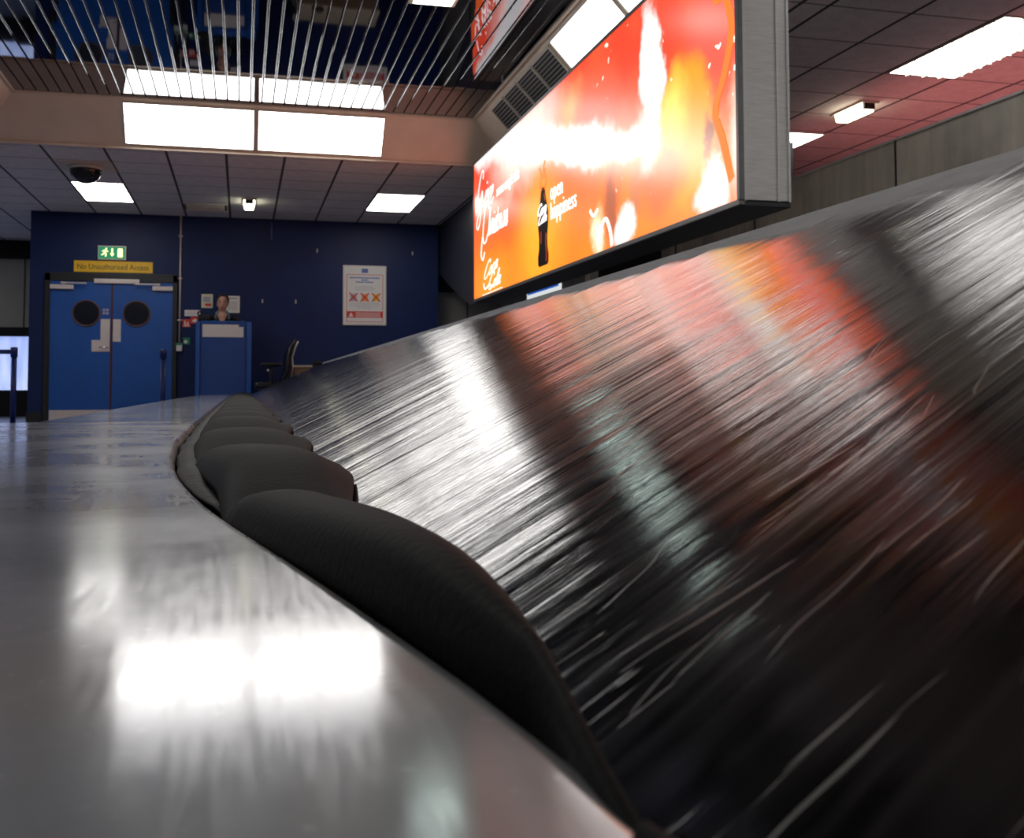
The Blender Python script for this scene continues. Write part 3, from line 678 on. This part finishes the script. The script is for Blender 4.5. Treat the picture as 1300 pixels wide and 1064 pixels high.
# printed bottle
prof = [(.050,.72),(.058,.68),(.080,.62),(.130,.54),(.150,.47),(.145,.40),(.118,.30),(.122,.22),(.155,.15),(.150,.09),(.12,.070)]
bm = B(); prism(bm, [(2.65-w_, z_) for w_, z_ in prof]+[(2.65+w_, z_) for w_, z_ in prof[::-1]], .003, lambda a, b_, h: bp(a, b_, h+.0015)); link('printed_bottle', bm, M['edark'], BB)
bm = B(); script(bm, 'Coca', 2.50, .50, .045, lambda a, b_, h: bp(a, b_, h+.005), .008, .02, .3, 1.9, .05); script(bm, 'Cola', 2.52, .42, .045, lambda a, b_, h: bp(a, b_, h+.005), .008, .02, .3, 1.9, .05); link('bottle_lettering', bm, M['ewhite'], BB)
M['ered'] = emit('lit dark red print', (.30, .03, .01), .8)
for p in ([(2.745,.33),(2.74,.24),(2.76,.15),(2.745,.10)], [(2.60,.36),(2.60,.26)], [(2.70,.66),(2.725,.60)]):
    bm = B(); stroke(bm, p, .012, .02, lambda a, b_, h: bp(a, b_, h+.005)); link('bottle_shine', bm, M['ered'], BB)
M['eorange'] = emit('lit orange print', (1., .17, .02), 1.1)
bm = B(); f = lambda a, b_, h: bp(a, b_, h+.0015)
for p in ([(2.62,.70),(2.56,.76),(2.60,.84),(2.54,.90)], [(2.68,.70),(2.74,.78),(2.66,.86),(2.72,.93)], [(2.60,.84),(2.66,.80),(2.72,.86)]): stroke(bm, p, .012, .03, f)
link('splash', bm, M['eorange'], BB)
bm = B(); stroke(bm, [(5.98,1.40),(5.92,1.12),(6.03,1.08),(6.10,.9),(6.02,.7),(5.90,.52),(5.98,.35),(6.08,.12)], .03, .065, f); link('ribbon', bm, M['eorange'], BB)
bm = B(); stroke(bm, [(4.02,.10),(4.16,.22),(4.26,.14),(4.30,.02)], .02, .045, f); stroke(bm, [(3.85,.33),(3.92,.28),(4.02,.31)], .02, .03, f); link('curl', bm, M['ewhite'], BB)
# lit advert behind the partition that reddens the ceiling
t = thing('advert_stand', (4.75, 6.6, 0), 'red backlit advert behind the steel partition, reddening the ceiling', 'billboard')
link('cabinet', box(B(), -.12, .0, -2.6, 2.2, .0, 1.85, .01), M['darkpanel'], t)
link('display_panel', box(B(), .001, .012, -2.5, 2.1, .5, 1.8), emit('red advert', (1., .26, .23), 2.6), t)

# ------------------------------------------------------------------ baggage carousel
CR = thing('baggage_carousel', (.5, 5, 0), 'black plate baggage carousel with stainless rim running to the back wall', 'baggage carousel')
co = Vector((.5, 5, 0))
V_END = 11.5; R2 = .62; UT = .84; UL = .075; CX = UT+R2
def interp(tab, v):
    if v <= tab[0][0]: return tab[0][1]
    for (a, x), (b_, y) in zip(tab, tab[1:]):
        if v <= b_: t = (v-a)/(b_-a); return x+(y-x)*t
    return tab[-1][1]
INN = [(-2,.082),(.1,.082),(.2,.079),(.33,.058),(.45,.037),(.70,-.011),(.91,-.042),(1.1,-.062),(1.28,-.076),(1.66,-.093),(2.6,-.104),(6.2,-.112),(20,-.115)]
def inner(v): return (interp(INN, v-.06)+interp(INN, v)+interp(INN, v+.06))/3
def path(v, u):
    """carousel coordinates (v along, u across) -> world xy; past V_END the track turns"""
    if v <= V_END: return (u, v)
    r = CX-u; a = (v-V_END)/1.2
    return (CX-r*math.cos(a), V_END+r*math.sin(a))
def loft(bm, stations, closed=False, flat=()):
    rows = [[bm.verts.new(Vector(p)-co) for p in st] for st in stations]
    for a, b_ in zip(rows, rows[1:]):
        n = len(a)
        for k in range(n if closed else n-1):
            f_ = bm.faces.new((a[k], a[(k+1)%n], b_[(k+1)%n], b_[k])); f_.material_index = 0; f_.smooth = k not in flat
    if closed: bm.faces.new(rows[0][::-1]); bm.faces.new(rows[-1])
VTURN = V_END+PI*1.2
def rim_station(v, outer, ztop):
    i = inner(v); pr = [(i+.003, ztop-.030), (i+.001, ztop-.012), (i-.002, ztop-.004), (i-.0055, ztop-.001), (i-.010, ztop), (outer+.016, ztop), (outer+.006, ztop-.003), (outer, ztop-.012), (outer, ztop-.045)]
    pr += [(outer+.02, ztop-.045), (i-.012, ztop-.030)]
    return [(*path(v, u), z) for u, z in pr]
bm = B(); vs = [-1.2, -.6, 0]+[.1+i*.06 for i in range(38)]+[2.44, 2.52, 2.60, 2.645]
loft(bm, [rim_station(v, -.565, .380) for v in sorted(vs)], True, (4, 9)); link('near_deck', bm, M['deck'], CR)
cuts = [2.652, 5.2, 7.8, 10.4, V_END+.6, V_END+1.9, VTURN]
for a, c_ in zip(cuts, cuts[1:]):
    n = max(3, int((c_-a)/.15)); bm = B()
    loft(bm, [rim_station(a+.003+(c_-a-.006)*k/n, -.485, .379) for k in range(n+1)], True, (4, 9)); link('rim_panel', bm, M['deck_far'], CR)
for o in [c for c in CR.children if c.name.split('.')[0] in ('near_deck', 'rim_panel')]:
    o.data.shade_auto_smooth if False else None
    md = o.modifiers.new('es', 'EDGE_SPLIT'); md.split_angle = math.radians(40)
# skirt and kick plate under the rim
bm = B(); st = []
for k in range(60):
    v = -1.2+(VTURN+1.2)*k/59; st.append([(*path(v, u), z) for u, z in ((-.44,0),(-.44,.335),(-.415,.335),(-.415,0))])
loft(bm, st, True); link('skirt', bm, M['partition'], CR)
# rubber strip along the inner edge
bm = B(); st = []
n = 260
for k in range(n+1):
    v = .80+(VTURN-.1-.80)*k/n
    w_ = .004*math.sin(v*23)+.003*math.sin(v*61)
    c0 = inner(v)+.017; st.append([(*path(v, c0+(.014+w_*.3)*math.cos(q*PI/4)*min(1, (v-.75)*3)), .3665+w_*.25+(.0065+w_*.2)*math.sin(q*PI/4)*min(1, (v-.75)*3)) for q in range(8)])
loft(bm, st, True); link('edge_strip', bm, M['strip'], CR, True)
# rubber flaps
def smooth(x, a, b_):
    t = min(1, max(0, (x-a)/(b_-a))); return t*t*(3-2*t)
def flap(v0, v1, amp):
    bm = B(); NU, NV = 22, 22; top = []; bot = []
    for j in range(NV+1):
        t = j/NV; rt_, rb = [], []
        for i in range(NU+1):
            s = i/NU; v = v0+(v1-v0)*t
            ur = (.073 if v0 < .2 else .077)+.018*smooth(t, .08, .45)*(1-smooth(t, .62, 1.))-.006*smooth(t, .75, 1.)
            ul = min(inner(v)+.006+.018*smooth(v, .7, .95), ur-.008)
            u = ul+(ur-ul)*s
            A = amp*smooth(t, -.06, .50)*(1-.30*smooth(t, .5, 1.))-.005*smooth(t, .93, 1.)-.004*(1-smooth(t, 0, .2))
            prof_ = (1-s**5)*(1-(1-s)**14*.7)
            z = .371+A*prof_-.006*(1-s)**6+max(0., u-.075)*.445*(1-prof_)+.004*s
            v -= .012*smooth(s, .6, 1.)*t
            xy = path(v, u); rt_.append(bm.verts.new(Vector((*xy, z))-co)); rb.append(bm.verts.new(Vector((*xy, z-.006))-co))
        top.append(rt_); bot.append(rb)
    for j in range(NV):
        for i in range(NU):
            bm.faces.new((top[j][i], top[j][i+1], top[j+1][i+1], top[j+1][i])); bm.faces.new((bot[j][i], bot[j+1][i], bot[j+1][i+1], bot[j][i+1]))
    for j in range(NV):
        bm.faces.new((top[j][0], top[j+1][0], bot[j+1][0], bot[j][0])); bm.faces.new((top[j][NU], bot[j][NU], bot[j+1][NU], top[j+1][NU]))
    for i in range(NU):
        bm.faces.new((top[NV][i], top[NV][i+1], bot[NV][i+1], bot[NV][i])); bm.faces.new((top[0][i], bot[0][i], bot[0][i+1], top[0][i+1]))
    o = link('rubber_flap', bm, M['rubber'], CR, True); return o
fv = [-.95, -.42, .16, .74, 1.28, 1.84, 2.40]
while fv[-1] < VTURN-.5: fv.append(fv[-1]+random.uniform(.54, .59))
for a, c_ in zip(fv, fv[1:]): flap(a-.06, c_, random.uniform(.031, .034))
# slope plates
SL = .445
def plate_mesh(curved=False):
    bm = B(); NU, NV = 14, 4; L_ = .235; rows = {}
    for side in (0, 1):
        for j in range(NV+1):
            for i in range(NU+1):
                s = i/NU; t = j/NV; u = .052+(UT-.052)*s; dz = .363+(u-UL)*SL+.004*math.sin(PI*s)
                bow = .36*(u-UL)+.012*math.sin(PI*s)
                lift = .0075*t
                if curved: a = (t*L_+bow-.36*.38)/1.2; r = CX-u; p = Vector((-r*math.cos(a), r*math.sin(a), dz+lift-.0045*side))
                else: p = Vector((u, t*L_+bow, dz+lift-.0045*side))
                rows[side, j, i] = bm.verts.new(p)
    R = rows
    for j in range(NV):
        for i in range(NU):
            bm.faces.new((R[0,j,i],R[0,j,i+1],R[0,j+1,i+1],R[0,j+1,i])); bm.faces.new((R[1,j,i],R[1,j+1,i],R[1,j+1,i+1],R[1,j,i+1]))
    for j in range(NV):
        bm.faces.new((R[0,j,0],R[0,j+1,0],R[1,j+1,0],R[1,j,0])); bm.faces.new((R[0,j,NU],R[1,j,NU],R[1,j+1,NU],R[0,j+1,NU]))
    for i in range(NU):
        bm.faces.new((R[0,NV,i],R[0,NV,i+1],R[1,NV,i+1],R[1,NV,i])); bm.faces.new((R[0,0,i],R[1,0,i],R[1,0,i+1],R[0,0,i+1]))
    bmesh.ops.recalc_face_normals(bm, faces=bm.faces)
    me = bpy.data.meshes.new('slope_plate'); bm.to_mesh(me); bm.free(); me.materials.append(M['belt'])
    for p in me.polygons: p.use_smooth = True
    me.set_sharp_from_angle(angle=math.radians(35)); return me
pm = plate_mesh(); pc = plate_mesh(True); v = -1.15
while v < V_END-.2:
    o = bpy.data.objects.new('slope_plate', pm); COL.objects.link(o); o.parent = CR; o.location = Vector((0, v, 0))-co
    o.rotation_euler = (random.uniform(-.0035, .0035), random.uniform(-.003, .003), random.uniform(-.002, .002)); v += .2
a = (v-V_END)/1.2
while a < PI:
    o = bpy.data.objects.new('slope_plate', pc); COL.objects.link(o); o.parent = CR; o.location = Vector((CX, V_END, 0))-co; o.rotation_euler = (0, 0, -a); a += .2/1.2
# island deck and far slope
bm = B(); zt = .363+(UT-UL)*SL+.013
poly = [(UT+.012, -1.2)]+[(CX-(R2-.012)*math.cos(k*PI/24), V_END+(R2-.012)*math.sin(k*PI/24)) for k in range(25)]+[(2*CX-UT-.012, -1.2)]
prism(bm, poly, .03, lambda a, b_, h: Vector((a, b_, zt-.018+h))-co); link('island_deck', bm, M['alu'], CR)
bm = B(); st = []
for k in range(2):
    vv = -1.2 if k == 0 else V_END; st.append([(2*CX-UT, vv, zt-.01), (2*CX-UL, vv, .36), (2*CX-UL, vv, .35), (2*CX-UT, vv, zt-.03)])
loft(bm, st, True); link('far_slope', bm, M['belt'], CR)
bm = B(); box(bm, 2*CX-.1-co.x, 2*CX+.48-co.x, -1.2-co.y, V_END-co.y, .335, .379, .004); link('rim_panel', bm, M['deck_far'], CR)
bm = B(); box(bm, .16-co.x, 2*CX-.16-co.x, -1.1-co.y, V_END-co.y, 0, .30); link('chassis', bm, M['black'], CR)
bm = B(); prism(bm, [(.98-.3,-1.19),(CX+.4,-1.19),(CX+.4,-1.16),(.98-.3,-1.16)], .5, lambda a, b_, h: Vector((a, b_, h))-co); link('end_plate', bm, M['partition'], CR)

# ------------------------------------------------------------------ barrier posts
def barrier(u, v, label, belt_to=None):
    t = thing('queue_barrier', (u, v, 0), label, 'barrier', 'blue queue barrier posts')
    bm = B(); tube(bm, [(0,0,0),(0,0,.012),(0,0,.03)], [.17,.17,.06], 28); link('base', bm, M['black'], t, True)
    bm = B(); tube(bm, [(0,0,.03),(0,0,.80)], .030, 16); link('post', bm, M['barrier'], t, True)
    bm = B(); tube(bm, [(0,0,.80),(0,0,.90),(0,0,.912)], [.037,.037,.030], 18); link('head', bm, M['barrier'], t, True)
    if belt_to: bm = B(); box(bm, belt_to-u, -.03, -.002, .002, .835, .885); link('strap', bm, M['barrier'], t)
barrier(-2.42, 12.5, 'blue queue barrier post with strap at the left picture edge', -4.3)
barrier(-.89, 12.9, 'dark blue queue barrier post in front of the right door leaf')

# ------------------------------------------------------------------ desk and woman
D0 = 14.4
t = thing('reception_desk', (-.245, D0+.2, 0), 'tall blue reception desk the woman stands behind', 'desk')
link('front_panel', box(B(), -.285, .300, -.20, -.165, .02, 1.325, .004), M['desk'], t)
link('side_panel', box(B(), -.345, -.290, -.22, .12, 0, 1.335, .006), M['desk2'], t)
link('side_panel', box(B(), .305, .370, -.22, .12, 0, 1.335, .006), M['desk2'], t)
link('counter_top', box(B(), -.289, .304, -.19, .02, 1.328, 1.345, .004), M['desk2'], t)
link('worktop', box(B(), -.289, .304, -.16, .12, .98, 1.01, .003), M['desk'], t)
o = link('desk_notice', box(B(), -.262, .262, -.006, 0, -.083, .083, .001), M['white'], None, loc=(-.243, D0-.001, 1.213)); tag(o, 'blank white strip notice on the front of the blue desk', 'notice')
bm = B(); box(bm, .20, .264, -.0062, .0002, .052, .0835); o2 = link('torn_corner', bm, M['desk'], o)
# small dark telephone-like device on the counter
t = thing('desk_scanner', (-.50, D0+.09, 1.346), 'small dark device on the left end of the desk counter', 'device')
link('body', box(B(), -.07, .09, -.045, .045, 0, .085, .02), M['black'], t, True)
bm = B(); ell(bm, (-.045, -.02, .10), (.035, .03, .035), 14, 10); link('lens', bm, M['black'], t, True)
link('badge', disc(B(), (-.045, -.0515, .095), .012, 'Y', .003, 14), M['plate'], t)

WU, WV = -.265, 15.02
P_ = thing('person', (WU, WV, 0), 'woman in a black blazer and grey collar standing behind the blue desk', 'person')
def remesh(bm, voxel, name, m, parent, it=8):
    me = bpy.data.meshes.new('tmp'); bm.to_mesh(me); bm.free(); o = bpy.data.objects.new('tmp', me); COL.objects.link(o)
    md = o.modifiers.new('r', 'REMESH'); md.mode = 'VOXEL'; md.voxel_size = voxel
    s = o.modifiers.new('s', 'SMOOTH'); s.iterations = it; s.factor = .5
    bpy.context.view_layer.update()
    r = bpy.data.meshes.new_from_object(o.evaluated_get(bpy.context.evaluated_depsgraph_get()))
    bpy.data.objects.remove(o); r.name = name; r.materials.clear(); r.materials.append(m)
    for p in r.polygons: p.use_smooth = True
    q = bpy.data.objects.new(name, r); COL.objects.link(q); q.parent = parent; return q
# body: head centre z 1.63
bm = B()
ell(bm, (0, 0, 1.635), (.073, .092, .108)); ell(bm, (0, -.022, 1.585), (.056, .066, .066)); ell(bm, (0, -.050, 1.552), (.028, .030, .024))
prism(bm, [(-.010,1.645),(.010,1.645),(.017,1.592),(-.017,1.592)], .03, lambda a, b_, h: Vector((a, -.075-h, b_)))
ell(bm, (0, -.104, 1.597), (.014, .014, .011)); ell(bm, (-.072, .008, 1.615), (.010, .018, .030)); ell(bm, (.072, .008, 1.615), (.010, .018, .030))
ell(bm, (-.032, -.070, 1.655), (.026, .018, .008)); ell(bm, (.032, -.070, 1.655), (.026, .018, .008)); ell(bm, (0, -.082, 1.565), (.024, .012, .010))
tube(bm, [(0,.012,1.57),(0,.02,1.50),(0,.025,1.42)], [(.052,.055),(.050,.052),(.062,.060)], 20)
tube(bm, [(0,.02,1.50),(0,.02,1.45),(0,.015,1.30),(0,.01,1.12),(0,.01,.98),(0,.01,.86)], [(.07,.06),(.165,.085),(.165,.105),(.130,.09),(.165,.105),(.15,.10)], 26)
for s in (-1, 1):
    tube(bm, [(s*.15,.02,1.445),(s*.195,.02,1.37),(s*.215,.0,1.10),(s*.15,-.20,1.06),(s*.13,-.24,1.06)], [.050,.046,.038,.026,.024], 14)
    for k in range(4):
        x = s*(.105+k*.021); ln = (.068, .078, .072, .056)[k if s > 0 else k]
        tube(bm, [(x,-.255,1.062),(x,-.275-.0*ln,1.062),(x,-.275-ln*.6,1.056),(x,-.275-ln,1.040)], [.010,.0092,.0085,.0075], 8)
    ell(bm, (s*.136, -.262, 1.060), (.042, .045, .014)); tube(bm, [(s*.10,-.235,1.060),(s*.078,-.265,1.055),(s*.068,-.295,1.048)], [.012,.010,.008], 8)
    tube(bm, [(s*.085,.01,.90),(s*.09,.0,.50),(s*.09,.015,.09)], [.088,.056,.036], 16); ell(bm, (s*.09, -.05, .042), (.042, .12, .040))
remesh(bm, .0075, 'body', M['skin'], P_, 3)
# hair pulled back
bm = B(); ell(bm, (.006, .018, 1.668), (.086, .094, .094)); ell(bm, (.01, .098, 1.62), (.045, .04, .045)); ell(bm, (.062, .0, 1.652), (.024, .05, .05)); ell(bm, (-.066, .022, 1.645), (.018, .045, .045))
cut = remesh(bm, .007, 'hair', M['hair'], P_, 3)
bm = B(); bm.from_mesh(cut.data)
bmesh.ops.bisect_plane(bm, geom=bm.verts[:]+bm.edges[:]+bm.faces[:], plane_co=(0,-.052,1.700), plane_no=(0,-.93,-.36), clear_outer=True, clear_inner=False)
bm.to_mesh(cut.data); bm.free()
# eyes, brows, mouth
for s in (-1, 1):
    bm = B(); ell(bm, (s*.031, -.0850, 1.640), (.013, .008, .0062), 12, 8); link('eye', bm, mat('eye', (.05,.035,.03), .3, noise=.05), P_, True)
    bm = B(); tube(bm, [(s*.014,-.094,1.660),(s*.033,-.093,1.665),(s*.052,-.080,1.658)], .0035, 8); link('eyebrow', bm, M['hair'], P_, True)
bm = B(); ell(bm, (0, -.093, 1.566), (.022, .006, .0065), 14, 8); link('mouth', bm, M['lips'], P_, True)
# blouse, collar, blazer
bm = B(); tube(bm, [(0,.018,1.47),(0,.018,1.435),(0,.012,1.30),(0,.008,1.12)], [(.085,.066),(.150,.098),(.172,.118),(.145,.108)], 26); remesh(bm, .009, 'blouse', M['shirt'], P_, 3)
bm = B()
for s in (-1, 1):
    prism(bm, [(s*.050,1.505),(s*.088,1.478),(s*.100,1.40),(s*.055,1.335),(s*.030,1.37),(s*.022,1.33),(s*.030,1.42)], .012, lambda a, b_, h: Vector((a, -.030-(1.505-b_)*.55-h, b_)))
tube(bm, [(-.055,.0,1.49),(-.05,.06,1.50),(0,.082,1.505),(.05,.06,1.50),(.055,.0,1.49)], .014, 8)
bmesh.ops.translate(bm, verts=bm.verts, vec=(0, 0, .025)); link('collar', bm, M['shirt'], P_)
bm = B(); prism(bm, [(-.030,1.44),(.030,1.44),(.0,1.375)], .010, lambda a, b_, h: Vector((a, -.05-(1.505-b_)*.55-h, b_))); link('neckline', bm, M['skin'], P_)
bm = B()
tube(bm, [(0,.03,1.505),(0,.028,1.465),(0,.022,1.37),(0,.015,1.20),(0,.012,1.08),(0,.012,.90),(0,.012,.78)], [(.10,.066),(.188,.092),(.192,.118),(.170,.116),(.150,.106),(.185,.128),(.19,.13)], 28)
for s in (-1, 1): tube(bm, [(s*.14,.02,1.455),(s*.208,.02,1.385),(s*.228,.0,1.10),(s*.19,-.10,1.07),(s*.158,-.185,1.062)], [.058,.060,.052,.042,.037], 14)
bz = remesh(bm, .009, 'blazer', M['blazer'], P_, 3)
bm = B(); bm.from_mesh(bz.data)
dl = [f_ for f_ in bm.faces if (lambda c: c.y < -.0 and c.z > 1.33 and abs(c.x) < .015+(c.z-1.33)*.42)(f_.calc_center_median())]
bmesh.ops.delete(bm, geom=dl, context='FACES'); bm.to_mesh(bz.data); bm.free()
bm = B()
for s in (-1, 1): tube(bm, [(s*.09,.008,.92),(s*.095,.0,.50),(s*.095,.015,.10)], [.105,.075,.062], 16)
link('trousers', bm, M['blazer'], P_, True)

# ------------------------------------------------------------------ office chair (side on, facing left)
t = thing('office_chair', (.43, 14.15, 0), 'black high backed office chair turned side on beside the desk', 'chair')
bm = B(); tube(bm, [(.06,0,.50),(.12,0,.60),(.16,0,.72),(.155,0,.85),(.19,0,.98),(.235,0,1.07),(.255,0,1.10)], [(.20,.03),(.22,.055),(.23,.06),(.225,.05),(.20,.045),(.15,.035),(.08,.02)], 24)
link('backrest', bm, M['chairblack'], t, True)
bm = B(); tube(bm, [(.205,-.02,.60),(.225,-.02,.74),(.215,-.02,.86),(.25,-.02,.98),(.29,-.02,1.07)], .012, 8); link('back_piping', bm, M['plate'], t, True)
link('seat', box(B(), -.26, .17, -.24, .24, .44, .53, .04), M['chairblack'], t, True)
for s in (-1, 1):
    bm = B(); box(bm, -.19, .08, s*.27-.03, s*.27+.03, .74, .775, .014); a_ = link('armrest', bm, M['chairblack'], t, True)
    bm = B(); tube(bm, [(-.05,s*.27,.74),(-.05,s*.27,.55),(-.02,s*.16,.44)], .016, 10); link('arm_bracket', bm, M['black'], a_, True)
bm = B(); ell(bm, (-.10,-.305,.68), (.016,.01,.016), 10, 8); link('arm_knob', bm, M['chrome'], t, True)
bm = B(); tube(bm, [(0,0,.09),(0,0,.44)], .028, 14); link('gas_lift', bm, M['black'], t, True)
for k in range(5):
    a_ = 2*PI*k/5+.3; x, y = math.cos(a_), math.sin(a_)
    bm = B(); tube(bm, [(x*.02,y*.02,.12),(x*.30,y*.30,.085)], [(.026,.02),(.016,.012)], 10); lg = link('leg', bm, M['black'], t, True)
    bm = B(); tube(bm, [(x*.30-y*.022,y*.30+x*.022,.028),(x*.30+y*.022,y*.30-x*.022,.028)], .027, 14); tube(bm, [(x*.3,y*.3,.03),(x*.3,y*.3,.085)], .008, 8); link('castor', bm, M['black'], lg, True)
# low brown cabinet behind the chair with dark objects
t = thing('low_cabinet', (1.25, 15.05, 0), 'low brown cabinet with beige top edge between the chair and carousel', 'cabinet')
link('body', box(B(), -.55, .60, -.27, .34, .04, .735, .004), M['wood'], t)
link('top', box(B(), -.57, .62, -.29, .36, .737, .765, .004), M['beige'], t)
link('plinth', box(B(), -.53, .58, -.24, .32, 0, .038), M['black'], t)
for sx_ in (-.26, .30): link('door', box(B(), sx_-.27, sx_+.27, -.286, -.272, .06, .72, .003), M['wood'], t)
o = thing('cloth_bag', (1.02, 14.80, .766), 'small black bag on the brown cabinet', 'bag')
bm = B(); ell(bm, (0, 0, .032), (.07, .055, .032), 16, 10); link('pouch', bm, M['black'], o, True)
bm = B(); tube(bm, [(-.04,0,.05),(-.02,-.02,.09),(.02,-.02,.09),(.04,0,.05)], .006, 8); link('strap', bm, M['black'], o, True)
bm = B(); box(bm, -.085, .01, -.30+.0, -.288, -.10, -.001, .003); link('flap', bm, M['black'], o, loc=(0, .24-.262+.262-.24-.0, 0)); 

# ------------------------------------------------------------------ world, light, camera
wd = bpy.data.worlds.new('World'); S.world = wd; wd.use_nodes = True
wd.node_tree.nodes['Background'].inputs[0].default_value = (.02, .022, .03, 1); wd.node_tree.nodes['Background'].inputs[1].default_value = .3

cd = bpy.data.cameras.new('Camera'); cam = bpy.data.objects.new('Camera', cd); COL.objects.link(cam)
fpx, yaw, pitch, roll, cy, H = 1330., .2526, .0503, -.0031, 424.1, .46
fw = Vector((math.sin(yaw)*math.cos(pitch), math.cos(yaw)*math.cos(pitch), math.sin(pitch)))
rt = Vector((math.cos(yaw), -math.sin(yaw), 0)); up = rt.cross(fw)
r2 = rt*math.cos(roll)+up*math.sin(roll); u2 = -rt*math.sin(roll)+up*math.cos(roll)
mw = Matrix((r2, u2, -fw)).transposed().to_4x4(); mw.translation = (0, 0, H); cam.matrix_world = mw
cd.sensor_fit = 'HORIZONTAL'; cd.sensor_width = 36.; cd.lens = fpx*36/1300; cd.shift_x = 0.; cd.shift_y = -(532-cy)/1300
cd.clip_start = .01; cd.clip_end = 100
cd.dof.use_dof = True; cd.dof.focus_distance = 1.0; cd.dof.aperture_fstop = cd.lens/1.7
S.camera = cam
S.view_settings.view_transform = 'Standard'; S.view_settings.look = 'None'; S.view_settings.gamma = 1; S.view_settings.use_curve_mapping = False
S.view_settings.exposure = .3
